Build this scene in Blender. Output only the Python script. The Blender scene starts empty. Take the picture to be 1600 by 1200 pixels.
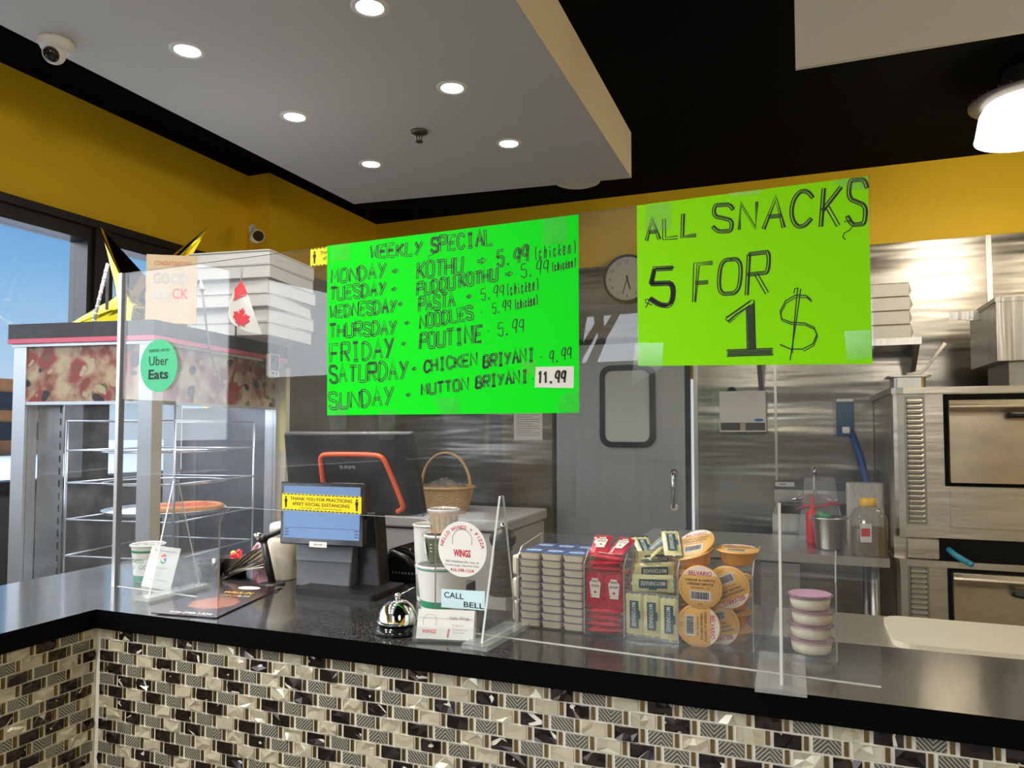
import bpy, math, random
from mathutils import Matrix, Vector
random.seed(7)
PI = math.pi
S = bpy.context.scene
COL = S.collection

# ------------------------------------------------------------------ camera
F = 1160.0
YAW, PITCH = math.radians(21.2), math.radians(2.6)
CAM = Vector((1.382, -1.153, 1.447))
cd = bpy.data.cameras.new('camera'); cam = bpy.data.objects.new('camera', cd); COL.objects.link(cam)
cd.sensor_fit = 'HORIZONTAL'; cd.sensor_width = 36.0; cd.lens = 36.0 * F / 1600.0
cd.shift_y = 18.0 / 1600.0
cd.clip_start = 0.05; cd.clip_end = 300
cam.location = CAM
cam.rotation_euler = (PI / 2 + PITCH, 0, YAW)
S.camera = cam
FW = Vector((-math.sin(YAW) * math.cos(PITCH), math.cos(YAW) * math.cos(PITCH), math.sin(PITCH)))
RT = Vector((math.cos(YAW), math.sin(YAW), 0)); UP = RT.cross(FW)

def ray(px, py): return FW + RT * ((px - 800) / F) - UP * ((py - 618) / F)
def AX(px, py, v): r = ray(px, py); return CAM + r * ((v - CAM.x) / r.x)
def AY(px, py, v): r = ray(px, py); return CAM + r * ((v - CAM.y) / r.y)
def AZ(px, py, v): r = ray(px, py); return CAM + r * ((v - CAM.z) / r.z)
def AD(px, py, d): return CAM + ray(px, py) * d

# ------------------------------------------------------------------ view, world, sun
S.view_settings.view_transform = 'Standard'; S.view_settings.look = 'None'
S.view_settings.gamma = 1.0; S.view_settings.use_curve_mapping = False
S.view_settings.exposure = 0.0
S.cycles.transparent_max_bounces = 32; S.cycles.max_bounces = 8
S.cycles.sample_clamp_indirect = 6.0

W = bpy.data.worlds.new('sky'); S.world = W; W.use_nodes = True
nt = W.node_tree; nt.nodes.clear()
def wn(t, **k):
    n = nt.nodes.new(t)
    for a, b in k.items(): setattr(n, a, b)
    return n
tc = wn('ShaderNodeTexCoord'); sep = wn('ShaderNodeSeparateXYZ'); nt.links.new(tc.outputs['Generated'], sep.inputs[0])
rmp = wn('ShaderNodeValToRGB'); nt.links.new(sep.outputs['Z'], rmp.inputs[0])
e = rmp.color_ramp.elements
e[0].position = 0.0; e[0].color = (0.66, 0.78, 0.90, 1)
e[1].position = 0.30; e[1].color = (0.10, 0.30, 0.66, 1)
x = e.new(0.10); x.color = (0.42, 0.64, 0.88, 1)
x = e.new(0.18); x.color = (0.24, 0.50, 0.82, 1)
dot = wn('ShaderNodeVectorMath', operation='DOT_PRODUCT'); dot.inputs[1].default_value = (-0.76, -0.63, 0.14)
nt.links.new(tc.outputs['Generated'], dot.inputs[0])
mr = wn('ShaderNodeMapRange', interpolation_type='SMOOTHSTEP')
mr.inputs['From Min'].default_value = 0.35; mr.inputs['From Max'].default_value = 0.98
nt.links.new(dot.outputs['Value'], mr.inputs[0])
mx = wn('ShaderNodeMix', data_type='RGBA'); nt.links.new(mr.outputs[0], mx.inputs[0])
nt.links.new(rmp.outputs[0], mx.inputs[6]); mx.inputs[7].default_value = (5.0, 5.3, 5.7, 1)
bg = wn('ShaderNodeBackground'); nt.links.new(mx.outputs[2], bg.inputs[0]); bg.inputs[1].default_value = 1.0
wo = wn('ShaderNodeOutputWorld'); nt.links.new(bg.outputs[0], wo.inputs[0])

sd = bpy.data.lights.new('sun', 'SUN'); sun = bpy.data.objects.new('sun', sd); COL.objects.link(sun)
sd.energy = 2.6; sd.angle = 0.01; sd.color = (1, 0.93, 0.82)
sun.rotation_euler = (math.radians(38), 0, math.radians(-18))

# ------------------------------------------------------------------ materials
MATS = {}
def mat(name, col=(.8, .8, .8), rough=.5, metal=0, emit=None, es=0, noise=None, bump=None, spec=None, coat=0, trans=0):
    if name in MATS: return MATS[name]
    m = bpy.data.materials.new(name); m.use_nodes = True; MATS[name] = m
    t = m.node_tree; b = t.nodes['Principled BSDF']
    b.inputs['Base Color'].default_value = (*col, 1); b.inputs['Roughness'].default_value = rough
    b.inputs['Metallic'].default_value = metal
    if spec is not None: b.inputs['Specular IOR Level'].default_value = spec
    if coat: b.inputs['Coat Weight'].default_value = coat; b.inputs['Coat Roughness'].default_value = .08
    if emit: b.inputs['Emission Color'].default_value = (*emit, 1); b.inputs['Emission Strength'].default_value = es
    if noise:                                   # (scale, amount, stretch xyz)
        tx = t.nodes.new('ShaderNodeTexCoord'); mp = t.nodes.new('ShaderNodeMapping'); n = t.nodes.new('ShaderNodeTexNoise')
        mp.inputs['Scale'].default_value = noise[2] if len(noise) > 2 else (1, 1, 1)
        t.links.new(tx.outputs['Object'], mp.inputs[0]); t.links.new(mp.outputs[0], n.inputs['Vector'])
        n.inputs['Scale'].default_value = noise[0]; n.inputs['Detail'].default_value = 4
        mi = t.nodes.new('ShaderNodeMix'); mi.data_type = 'RGBA'
        mi.inputs[6].default_value = (*[c * (1 - noise[1]) for c in col], 1)
        mi.inputs[7].default_value = (*[min(1, c * (1 + noise[1])) for c in col], 1)
        t.links.new(n.outputs[0], mi.inputs[0]); t.links.new(mi.outputs[2], b.inputs['Base Color'])
    if bump:                                    # (scale, strength, stretch)
        tx = t.nodes.new('ShaderNodeTexCoord'); mp = t.nodes.new('ShaderNodeMapping'); n = t.nodes.new('ShaderNodeTexNoise')
        mp.inputs['Scale'].default_value = bump[2] if len(bump) > 2 else (1, 1, 1)
        t.links.new(tx.outputs['Object'], mp.inputs[0]); t.links.new(mp.outputs[0], n.inputs['Vector'])
        n.inputs['Scale'].default_value = bump[0]; n.inputs['Detail'].default_value = 3
        bp = t.nodes.new('ShaderNodeBump'); bp.inputs['Strength'].default_value = bump[1]; bp.inputs['Distance'].default_value = .02
        t.links.new(n.outputs[0], bp.inputs['Height']); t.links.new(bp.outputs[0], b.inputs['Normal'])
    return m

def clear(name, tint=(1, 1, 1), haze=.02, refl=1.0, rough=.0, hazecol=(.9, .93, .95), hazescale=None):
    """clear sheet: see-through, fresnel mirror reflection, a little dusty haze"""
    m = bpy.data.materials.new(name); m.use_nodes = True; MATS[name] = m
    t = m.node_tree; t.nodes.clear()
    N = t.nodes.new
    tr = N('ShaderNodeBsdfTransparent'); tr.inputs[0].default_value = (*tint, 1)
    gl = N('ShaderNodeBsdfGlossy'); gl.inputs['Roughness'].default_value = rough
    df = N('ShaderNodeBsdfDiffuse'); df.inputs[0].default_value = (*hazecol, 1)
    ge = N('ShaderNodeNewGeometry'); dt = N('ShaderNodeVectorMath'); dt.operation = 'DOT_PRODUCT'
    t.links.new(ge.outputs['Incoming'], dt.inputs[0]); t.links.new(ge.outputs['Normal'], dt.inputs[1])
    def mth(op, a, b=None):
        n = N('ShaderNodeMath'); n.operation = op
        for i, q in enumerate((a, b)):
            if q is None: continue
            if isinstance(q, (int, float)): n.inputs[i].default_value = q
            else: t.links.new(q, n.inputs[i])
        return n.outputs[0]
    sch = mth('POWER', mth('SUBTRACT', 1.0, mth('MINIMUM', mth('ABSOLUTE', dt.outputs['Value']), 1.0)), 5.0)   # Schlick's fresnel, the same from both sides
    mu = N('ShaderNodeMath'); mu.operation = 'MULTIPLY'; mu.inputs[1].default_value = refl; t.links.new(mth('ADD', .04, mth('MULTIPLY', sch, .96)), mu.inputs[0])
    m1 = N('ShaderNodeMixShader'); m2 = N('ShaderNodeMixShader'); o = N('ShaderNodeOutputMaterial')
    m1.inputs[0].default_value = haze
    if hazescale:
        tx = N('ShaderNodeTexCoord'); n = N('ShaderNodeTexNoise'); n.inputs['Scale'].default_value = hazescale; n.inputs['Detail'].default_value = 6
        t.links.new(tx.outputs['Object'], n.inputs['Vector'])
        r = N('ShaderNodeMapRange'); r.inputs['From Min'].default_value = .45; r.inputs['From Max'].default_value = .8
        r.inputs['To Min'].default_value = haze; r.inputs['To Max'].default_value = haze * 3
        t.links.new(n.outputs[0], r.inputs[0]); t.links.new(r.outputs[0], m1.inputs[0])
    t.links.new(tr.outputs[0], m1.inputs[1]); t.links.new(df.outputs[0], m1.inputs[2])
    t.links.new(mu.outputs[0], m2.inputs[0]); t.links.new(m1.outputs[0], m2.inputs[1]); t.links.new(gl.outputs[0], m2.inputs[2])
    t.links.new(m2.outputs[0], o.inputs[0])
    return m

M = mat
black_ceiling = M('black_ceiling', (.004, .004, .004), .9, spec=.05)
white_paint = M('white_paint', (.58, .57, .555), .7, noise=(3, .03))
lamplit_paint = M('lamplit_paint', (.86, .76, .59), .7)  # white soffit's right side, warm lamplight put into its colour
yellow_paint = M('yellow_paint', (.92, .60, .014), .6, noise=(2, .04))
dark_paint = M('dark_paint', (.03, .03, .032), .7)
floor_m = M('floor_tile', (.20, .19, .18), .4, noise=(6, .2))
steel = M('brushed_steel', (.56, .55, .53), .30, 1, noise=(5, .10, (8, 8, .6)), bump=(4, .10, (9, 9, .5)))
steel_wall = M('wall_steel', (.30, .285, .26), .25, 1, noise=(2.2, .16, (3, 1, 1)), bump=(1.7, .9, (.30, 1, 2.8)))
steel_dull = M('dull_steel', (.37, .37, .37), .40, 1, noise=(3, .12, (9, 9, .5)))
steel_oven = M('oven_steel', (.68, .64, .56), .34, 1, noise=(3, .18, (.8, 1, 3)), bump=(3, .12, (1, 1, 6)))
steel_warm = M('heat_stained_steel', (.66, .57, .44), .32, 1, noise=(6, .35, (1, 1, 1.6)), bump=(4, .10))
chrome = M('chrome', (.85, .85, .86), .06, 1)
alu = M('aluminium', (.62, .66, .72), .32, .8)
alu_beige = M('beige_metal', (.50, .47, .42), .45, .3)
black_gloss = M('black_gloss', (.008, .008, .009), .12)
black_plastic = M('black_plastic', (.012, .012, .014), .35)
black_matte = M('black_matte', (.01, .01, .01), .8, spec=.1)
grey_plastic = M('grey_plastic', (.10, .105, .12), .4)
grey_mid = M('grey_mid', (.20, .21, .23), .4)
orange_plastic = M('orange_plastic', (.80, .10, .03), .4)
white_plastic = M('white_plastic', (.80, .79, .76), .35)
cream_plastic = M('cream_plastic', (.72, .66, .55), .4)
white_paper = M('white_paper', (.64, .64, .63), .7)
brightened_card = M('brightened_cardboard', (.82, .81, .79), .75)  # white card of the shelf boxes, lightened to offset the dim light there
dimmed_card = M('dimmed_cardboard', (.48, .48, .48), .75)  # same white card, darkened to offset the strong light on the warmer
brown_card = M('kraft_edge', (.45, .33, .20), .85)
ink = M('ink', (.012, .02, .012), .6)
ink_black = M('ink_black', (.01, .01, .01), .6)
neon_green = M('neon_green_card', (.0, .78, .01), .7, spec=.15)
neon_lime = M('neon_lime_card', (.27, .84, .0), .7, spec=.15)
yellow_vinyl = M('yellow_vinyl', (.90, .72, .0), .5)
green_vinyl = M('green_vinyl', (.05, .45, .22), .5)
red_ink = M('red_ink', (.55, .01, .03), .6)
red_plastic = M('red_plastic', (.62, .012, .03), .3)
pink_plastic = M('pink_plastic', (.66, .30, .36), .4)
blue_plastic = M('blue_plastic', (.02, .12, .42), .35)
blue_dark = M('blue_dispenser', (.03, .09, .18), .25)
teal_plastic = M('teal_plastic', (.03, .28, .40), .35)
gold_foil = M('gold_foil', (.80, .62, .03), .12, 1)
wicker = M('wicker', (.56, .36, .17), .7, noise=(60, .3))
pale_green_print = M('green_print', (.03, .28, .14), .6)
olive_cup = M('olive_cup', (.11, .12, .07), .55)
maroon_print = M('maroon_print', (.035, .018, .022), .18, coat=.4)
granite = M('black_granite', (.012, .012, .013), .10, coat=.3)
def granite_nodes():
    t = granite.node_tree; b = t.nodes['Principled BSDF']
    tx = t.nodes.new('ShaderNodeTexCoord'); v = t.nodes.new('ShaderNodeTexNoise'); v.inputs['Scale'].default_value = 260; v.inputs['Detail'].default_value = 2
    t.links.new(tx.outputs['Object'], v.inputs['Vector'])
    r = t.nodes.new('ShaderNodeValToRGB'); r.color_ramp.elements[0].position = .42; r.color_ramp.elements[0].color = (.006, .006, .007, 1)
    r.color_ramp.elements[1].position = .72; r.color_ramp.elements[1].color = (.085, .082, .078, 1)
    t.links.new(v.outputs[0], r.inputs[0]); t.links.new(r.outputs[0], b.inputs['Base Color'])
    b.inputs['Roughness'].default_value = .16
granite_nodes()
grout = M('grout', (.80, .77, .68), .85)
tile_cream = M('cream_glass_tile', (.62, .57, .43), .16, .25, coat=.6)
tile_dark = M('dark_metal_tile', (.060, .045, .040), .16, .85, coat=.4)
tile_gold = M('gold_strip_tile', (.22, .14, .045), .14, .8, coat=.5)
tile_grey = M('chevron_tile', (.13, .125, .095), .25, coat=.4)
def chevron_nodes():
    t = tile_grey.node_tree; b = t.nodes['Principled BSDF']
    uv = t.nodes.new('ShaderNodeUVMap'); uv.uv_map = 'uv'
    sp = t.nodes.new('ShaderNodeSeparateXYZ'); t.links.new(uv.outputs[0], sp.inputs[0])
    def mth(op, a, b2):
        n = t.nodes.new('ShaderNodeMath'); n.operation = op
        for i, q in enumerate((a, b2)):
            if q is None: continue
            if isinstance(q, (int, float)): n.inputs[i].default_value = q
            else: t.links.new(q, n.inputs[i])
        return n.outputs[0]
    a = mth('ABSOLUTE', mth('SUBTRACT', sp.outputs[0], .55), None)
    s = mth('ADD', mth('MULTIPLY', a, 17.0), mth('MULTIPLY', sp.outputs[1], 17.0))
    w = mth('SINE', mth('MULTIPLY', s, 2.1), None)
    r = t.nodes.new('ShaderNodeValToRGB'); r.color_ramp.elements[0].position = .35; r.color_ramp.elements[0].color = (.060, .060, .046, 1)
    r.color_ramp.elements[1].position = .75; r.color_ramp.elements[1].color = (.34, .33, .27, 1)
    t.links.new(mth('ADD', mth('MULTIPLY', w, .5), .5), r.inputs[0]); t.links.new(r.outputs[0], b.inputs['Base Color'])
chevron_nodes()
acrylic = clear('acrylic_sheet', (.98, .985, .985), .010, 1.05, hazescale=9)
acrylic_box = clear('acrylic_box', (.975, .975, .975), .012, .7)
acrylic_fin = clear('acrylic_fin', (.93, .94, .94), .03, .7, .12)
acrylic_edge = M('acrylic_cut_edge', (.50, .51, .50), .2)
acrylic_base = clear('acrylic_base', (.88, .89, .88), .16, 1.0, .05)
glass_pane = clear('window_glass', (.97, .99, 1.0), .004, .8)
warmer_glass = clear('warmer_glass', (.97, .98, 1.0), .02, .9, hazescale=14)
tape_clear = clear('clear_tape', (.97, .98, .97), .012, 1.1, .10, (.95, 1, .95), 90)
bag_clear = clear('clear_bag', (.95, .95, .95), .12, 1.0, .1)

def pizza_nodes():
    m = bpy.data.materials.new('pizza_photo'); m.use_nodes = True; MATS['pizza_photo'] = m
    t = m.node_tree; b = t.nodes['Principled BSDF']; b.inputs['Roughness'].default_value = .35
    tx = t.nodes.new('ShaderNodeTexCoord')
    n0 = t.nodes.new('ShaderNodeTexNoise'); n0.inputs['Scale'].default_value = 9; t.links.new(tx.outputs['Object'], n0.inputs['Vector'])
    wv = t.nodes.new('ShaderNodeVectorMath'); wv.operation = 'MULTIPLY_ADD'; wv.inputs[1].default_value = (.12, .12, .12)
    t.links.new(n0.outputs['Color'], wv.inputs[0]); t.links.new(tx.outputs['Object'], wv.inputs[2])
    col = None
    def layer(prev, scale, lo, hi, c, inner=None):
        v = t.nodes.new('ShaderNodeTexVoronoi'); v.inputs['Scale'].default_value = scale
        t.links.new(wv.outputs[0], v.inputs['Vector'])
        r = t.nodes.new('ShaderNodeValToRGB'); el = r.color_ramp.elements
        c = tuple(q * .62 for q in c)
        el[0].position = lo; el[0].color = (1, 1, 1, 1); el[1].position = hi; el[1].color = (0, 0, 0, 1)
        if inner: q = el.new(inner); q.color = (1, 1, 1, 1); q = el.new(inner * .8); q.color = (.1, .1, .1, 1); el[0].position = 0; el[0].color = (.1, .1, .1, 1)
        t.links.new(v.outputs['Distance'], r.inputs[0])
        mi = t.nodes.new('ShaderNodeMix'); mi.data_type = 'RGBA'; t.links.new(r.outputs[0], mi.inputs[0])
        if isinstance(prev, tuple): mi.inputs[6].default_value = (*prev, 1)
        else: t.links.new(prev, mi.inputs[6])
        mi.inputs[7].default_value = (*c, 1)
        return mi.outputs[2]
    n1 = t.nodes.new('ShaderNodeTexNoise'); n1.inputs['Scale'].default_value = 14; n1.inputs['Detail'].default_value = 5; t.links.new(tx.outputs['Object'], n1.inputs['Vector'])
    r1 = t.nodes.new('ShaderNodeValToRGB'); r1.color_ramp.elements[0].position = .38; r1.color_ramp.elements[0].color = (.16, .035, .025, 1)
    r1.color_ramp.elements[1].position = .58; r1.color_ramp.elements[1].color = (.34, .28, .19, 1); t.links.new(n1.outputs[0], r1.inputs[0])
    c = layer(r1.outputs[0], 9, .28, .40, (.30, .045, .04))
    c = layer(c, 13.3, .20, .27, (.10, .14, .04), .14)
    c = layer(c, 17, .22, .28, (.48, .42, .30))
    c = layer(c, 11, .20, .25, (.02, .02, .025), .09)
    t.links.new(c, b.inputs['Base Color'])
    return m
pizza_photo = pizza_nodes()

# ------------------------------------------------------------------ mesh builder
def frame(o, r, u):
    """matrix: local x -> r, local y -> u, local z -> r x u, at o"""
    r = Vector(r).normalized(); u = Vector(u).normalized(); n = r.cross(u); o = Vector(o)
    return Matrix(((r.x, u.x, n.x, o.x), (r.y, u.y, n.y, o.y), (r.z, u.z, n.z, o.z), (0, 0, 0, 1)))
_txt = {}
def text_geo(s, bold=0):
    k = (s, bold)
    if k in _txt: return _txt[k]
    c = bpy.data.curves.new('t', 'FONT'); c.body = s; c.size = 1; c.offset = bold; c.resolution_u = 2
    o = bpy.data.objects.new('t', c); COL.objects.link(o)
    dg = bpy.context.evaluated_depsgraph_get(); dg.update()
    me = o.evaluated_get(dg).to_mesh()
    v = [tuple(q.co) for q in me.vertices]; f = [tuple(p.vertices) for p in me.polygons]
    o.evaluated_get(dg).to_mesh_clear()
    bpy.data.objects.remove(o); bpy.data.curves.remove(c)
    if v:
        x0 = min(q[0] for q in v); x1 = max(q[0] for q in v); y0 = min(q[1] for q in v); y1 = max(q[1] for q in v)
    else: x0 = x1 = y0 = y1 = 0
    _txt[k] = (v, f, (x0, x1, y0, y1)); return _txt[k]

class MB:
    def __init__(s): s.v = []; s.f = []; s.m = []; s.sm = []; s.uv = {}
    def add(s, vs, fs, mi=0, smooth=False, X=None):
        b = len(s.v)
        s.v += [tuple(X @ Vector(q)) if X is not None else tuple(q) for q in vs]
        for f in fs: s.f.append(tuple(b + i for i in f)); s.m.append(mi); s.sm.append(smooth)
        return s
    def box(s, x0, x1, y0, y1, z0, z1, mi=0, X=None):
        v = [(x0, y0, z0), (x1, y0, z0), (x1, y1, z0), (x0, y1, z0), (x0, y0, z1), (x1, y0, z1), (x1, y1, z1), (x0, y1, z1)]
        return s.add(v, [(0, 3, 2, 1), (4, 5, 6, 7), (0, 1, 5, 4), (1, 2, 6, 5), (2, 3, 7, 6), (3, 0, 4, 7)], mi, False, X)
    def rbox(s, x0, x1, y0, y1, z0, z1, r=.01, mi=0, X=None, n=3, axis='z'):
        """box with corners rounded in plan (about axis)"""
        if axis == 'z': a0, a1, b0, b1, c0, c1 = x0, x1, y0, y1, z0, z1
        elif axis == 'y': a0, a1, b0, b1, c0, c1 = x0, x1, z0, z1, y0, y1
        else: a0, a1, b0, b1, c0, c1 = y0, y1, z0, z1, x0, x1
        return s.prism(rrect(a0, a1, b0, b1, r, n), c0, c1, axis, mi, X)
    def prism(s, poly, c0, c1, axis='z', mi=0, X=None, side=None, smooth=False):
        n = len(poly)
        def P(a, b, c): return (a, b, c) if axis == 'z' else ((a, c, b) if axis == 'y' else (c, a, b))
        v = [P(a, b, c0) for a, b in poly] + [P(a, b, c1) for a, b in poly]
        flip = (axis == 'y')
        bot = tuple(range(n - 1, -1, -1)); top = tuple(range(n, 2 * n))
        if flip: bot, top = bot[::-1], top[::-1]
        s.add(v, [bot, top], mi, False, X)
        base = len(s.v) - 2 * n
        for i in range(n):
            j = (i + 1) % n; q = (base + i, base + j, base + n + j, base + n + i)
            s.f.append(q[::-1] if flip else q); s.m.append(mi if side is None else side); s.sm.append(smooth)
        return s
    def lathe(s, prof, n=24, mi=0, X=None, smooth=True, cap=True):
        v = []; f = []
        for r, z in prof:
            for i in range(n): a = 2 * PI * i / n; v.append((r * math.cos(a), r * math.sin(a), z))
        for k in range(len(prof) - 1):
            for i in range(n):
                j = (i + 1) % n; f.append((k * n + i, k * n + j, (k + 1) * n + j, (k + 1) * n + i))
        s.add(v, f, mi, smooth, X)
        if cap:
            b = len(s.v) - len(v)
            if prof[0][0] > 1e-6: s.f.append(tuple(b + i for i in range(n - 1, -1, -1))); s.m.append(mi); s.sm.append(False)
            if prof[-1][0] > 1e-6: s.f.append(tuple(b + (len(prof) - 1) * n + i for i in range(n))); s.m.append(mi); s.sm.append(False)
        return s
    def cyl(s, p0, p1, r0, r1=None, n=14, mi=0, X=None):
        p0 = Vector(p0); p1 = Vector(p1); d = p1 - p0; L = d.length
        q = d.to_track_quat('Z', 'Y').to_matrix().to_4x4(); q.translation = p0
        if X is not None: q = X @ q
        return s.lathe([(r0, 0), (r1 if r1 is not None else r0, L)], n, mi, q)
    def tube(s, pts, r, n=8, mi=0, X=None, closed=False):
        pts = [Vector(p) for p in pts]; m = len(pts); v = []; f = []; nrm = None
        rs = r if isinstance(r, (list, tuple)) else [r] * m
        for i, p in enumerate(pts):
            if closed: t = pts[(i + 1) % m] - pts[i - 1]
            else: t = pts[min(i + 1, m - 1)] - pts[max(i - 1, 0)]
            t.normalize()
            if nrm is None:
                nrm = t.orthogonal().normalized()
            nrm = (nrm - t * nrm.dot(t)).normalized(); bn = t.cross(nrm)
            for k in range(n):
                a = 2 * PI * k / n; v.append(p + (nrm * math.cos(a) + bn * math.sin(a)) * rs[i])
        for i in range(m if closed else m - 1):
            j = (i + 1) % m
            for k in range(n):
                l = (k + 1) % n; f.append((i * n + k, i * n + l, j * n + l, j * n + k))
        s.add(v, f, mi, True, X)
        if not closed:
            b = len(s.v) - len(v)
            s.f.append(tuple(b + k for k in range(n - 1, -1, -1))); s.m.append(mi); s.sm.append(False)
            s.f.append(tuple(b + (m - 1) * n + k for k in range(n))); s.m.append(mi); s.sm.append(False)
        return s
    def ball(s, c, r, n=16, mi=0, sz=1.0, X=None):
        pr = [(r * math.sin(PI * k / 10) if 0 < k < 10 else 1e-5, -r * math.cos(PI * k / 10) * sz) for k in range(11)]
        q = Matrix.Translation(c)
        if X is not None: q = X @ q
        return s.lathe(pr, n, mi, q, True, False)
    def grid(s, fn, nu, nv, mi=0, smooth=True, X=None):
        v = [fn(i / nu, j / nv) for j in range(nv + 1) for i in range(nu + 1)]
        f = [(j * (nu + 1) + i, j * (nu + 1) + i + 1, (j + 1) * (nu + 1) + i + 1, (j + 1) * (nu + 1) + i) for j in range(nv) for i in range(nu)]
        return s.add(v, f, mi, smooth, X)
    def poly(s, pts, mi=0, X=None): return s.add(pts, [tuple(range(len(pts)))], mi, False, X)
    def disc(s, c, r, n=40, mi=0, X=None, ry=None):
        return s.poly([(c[0] + r * math.cos(2 * PI * i / n), c[1] + (ry or r) * math.sin(2 * PI * i / n), c[2] if len(c) > 2 else 0) for i in range(n)], mi, X)
    def text(s, t, x, y, h, X, mi=0, w=None, bold=0, align='c', z=0, capw=1.0):
        """flat text; (x,y) = centre of its box (or left/right middle); h = cap height; w = forced width"""
        v, f, (x0, x1, y0, y1) = text_geo(t, bold)
        if not v: return s
        H = .70; k = h / H; kx = k * capw
        if w: kx = w / max(1e-6, x1 - x0)
        W_ = (x1 - x0) * kx
        ox = x - W_ / 2 if align == 'c' else (x if align == 'l' else x - W_)
        return s.add([(ox + (a - x0) * kx, y + (b - H / 2) * k, z) for a, b, c in v], f, mi, False, X)
    def arctext(s, t, cx, cy, R, a0, a1, h, X, mi=0, bold=.01, z=0):
        n = len(t)
        for i, ch in enumerate(t):
            if ch == ' ': continue
            a = a0 + (a1 - a0) * i / (n - 1)
            Y = Matrix.Translation((cx + R * math.cos(a), cy + R * math.sin(a), z)) @ Matrix.Rotation(a - PI / 2, 4, 'Z')
            s.text(ch, 0, 0, h, X @ Y, mi, bold=bold)
        return s
    def stroke(s, pts, w, X, mi=0, z=0, closed=False):
        """flat pen line of width w along a 2-D polyline"""
        P = [Vector((p[0], p[1])) for p in pts]
        if closed: P = P + [P[0]]
        L = []; R = []
        for i, p in enumerate(P):
            d = P[min(i + 1, len(P) - 1)] - P[max(i - 1, 0)]
            if closed and i in (0, len(P) - 1): d = P[1] - P[-2]
            if d.length < 1e-9: d = Vector((1, 0))
            d.normalize(); nn = Vector((-d.y, d.x)) * (w / 2)
            L.append(p + nn); R.append(p - nn)
        m = len(P)
        return s.add([(q.x, q.y, z) for q in R] + [(q.x, q.y, z) for q in L], [(i, i + 1, m + i + 1, m + i) for i in range(m - 1)], mi, False, X)
    def build(s, name, mats, parent=None, label=None, loc=None):
        me = bpy.data.meshes.new(name); me.from_pydata(s.v, [], s.f)
        if not isinstance(mats, (list, tuple)): mats = [mats]
        for m in mats: me.materials.append(m)
        me.polygons.foreach_set('material_index', s.m); me.polygons.foreach_set('use_smooth', s.sm)
        if s.uv:
            ul = me.uv_layers.new(name='uv')
            for p in me.polygons:
                if p.index in s.uv:
                    for li, c in zip(p.loop_indices, s.uv[p.index]): ul.data[li].uv = c
        me.update()
        o = bpy.data.objects.new(name, me); COL.objects.link(o)
        if parent: o.parent = parent
        if loc: o.location = loc
        if label: o['label'] = label
        return o

def rrect(a0, a1, b0, b1, r, n=4):
    p = []
    for cx, cy, st in ((a1 - r, b0 + r, -PI / 2), (a1 - r, b1 - r, 0), (a0 + r, b1 - r, PI / 2), (a0 + r, b0 + r, PI)):
        for k in range(n + 1): a = st + (PI / 2) * k / n; p.append((cx + r * math.cos(a), cy + r * math.sin(a)))
    return p
def bevel(o, w, n=2):
    m = o.modifiers.new('bevel', 'BEVEL'); m.width = w; m.segments = n; m.limit_method = 'ANGLE'; return o
def tag(o, label, cat, group=None):
    o['label'] = label; o['category'] = cat
    if group: o['group'] = group
    return o
def thing(name, label, cat, loc=(0, 0, 0), rz=0, group=None):
    o = bpy.data.objects.new(name, None); COL.objects.link(o); o.empty_display_size = .05
    o.location = loc; o.rotation_euler = (0, 0, rz)
    return tag(o, label, cat, group)
def struct(name, mb, mats, parent=None):
    o = mb.build(name, mats, parent)
    if not parent: o['kind'] = 'structure'
    return o
def dup(root, loc, label, rot=None, group=None):
    r = root.copy(); COL.objects.link(r); r.location = loc; r['label'] = label
    if rot is not None: r.rotation_euler = rot
    if group: r['group'] = group
    for ch in list(root.children):
        c = ch.copy(); COL.objects.link(c); c.parent = r
        for g in list(ch.children):
            d = g.copy(); COL.objects.link(d); d.parent = c
    return r
def arc(cx, cy, r, a0, a1, n): return [(cx + r * math.cos(a0 + (a1 - a0) * i / n), cy + r * math.sin(a0 + (a1 - a0) * i / n)) for i in range(n + 1)]
ORD = ['first', 'second', 'third', 'fourth', 'fifth', 'sixth', 'seventh', 'eighth', 'ninth', 'tenth', 'eleventh']

# ------------------------------------------------------------------ pen lettering
GL = {'A': '00 5a a0|24 84', 'B': '00 0a|0a 7a 98 75 05|75 a3 80 00', 'C': '~a8 7a 3a 07 03 30 70 a2', 'D': '00 0a|~0a 5a a7 a3 50 00',
 'E': 'aa 0a 00 a0|05 85', 'F': 'aa 0a 00|05 85', 'H': '00 0a|a0 aa|05 a5', 'I': '2a 8a|5a 50|20 80', 'K': '00 0a|aa 04|35 a0', 'L': '0a 00 a0',
 'M': '00 1a 53 9a a0', 'N': '00 0a a0 aa', 'O': '~5a 2a 08 02 20 50 80 a2 a8 8a 5a', 'P': '00 0a|~0a 7a aa a5 75 05', 'R': '00 0a|~0a 7a aa a5 75 05|45 a0',
 'S': '~a8 8a 3a 0a 06 55 a4 a0 70 30 02', 'T': '0a aa|5a 50', 'U': '~0a 03 00 50 a0 a3 aa', 'W': '0a 20 56 80 aa', 'Y': '0a 55|aa 20',
 'c': '~65 47 17 13 10 40 62', 'h': '1a 10|~14 37 67 64 60', 'i': '46 40|49 48', 'k': '1a 10|76 13 80', 'e': '~13 63 67 27 13 10 50 72', 'n': '16 10|~14 37 67 64 60',
 '1': '37 6a 60', '5': '9a 1a 06|~06 46 a6 a0 50 02', '9': '~97 aa 3a 05 44 84 97|9a 80', '(': '~6b 3a 31 60', ')': '~4b 7a 71 40', '.': '40 60 61 41 40', '-': '25 85',
 '>': '06 66|04 64|48 a5 42', ' ': ''}
def hexv(c): return 11 if c == 'b' else int(c, 16)
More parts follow.
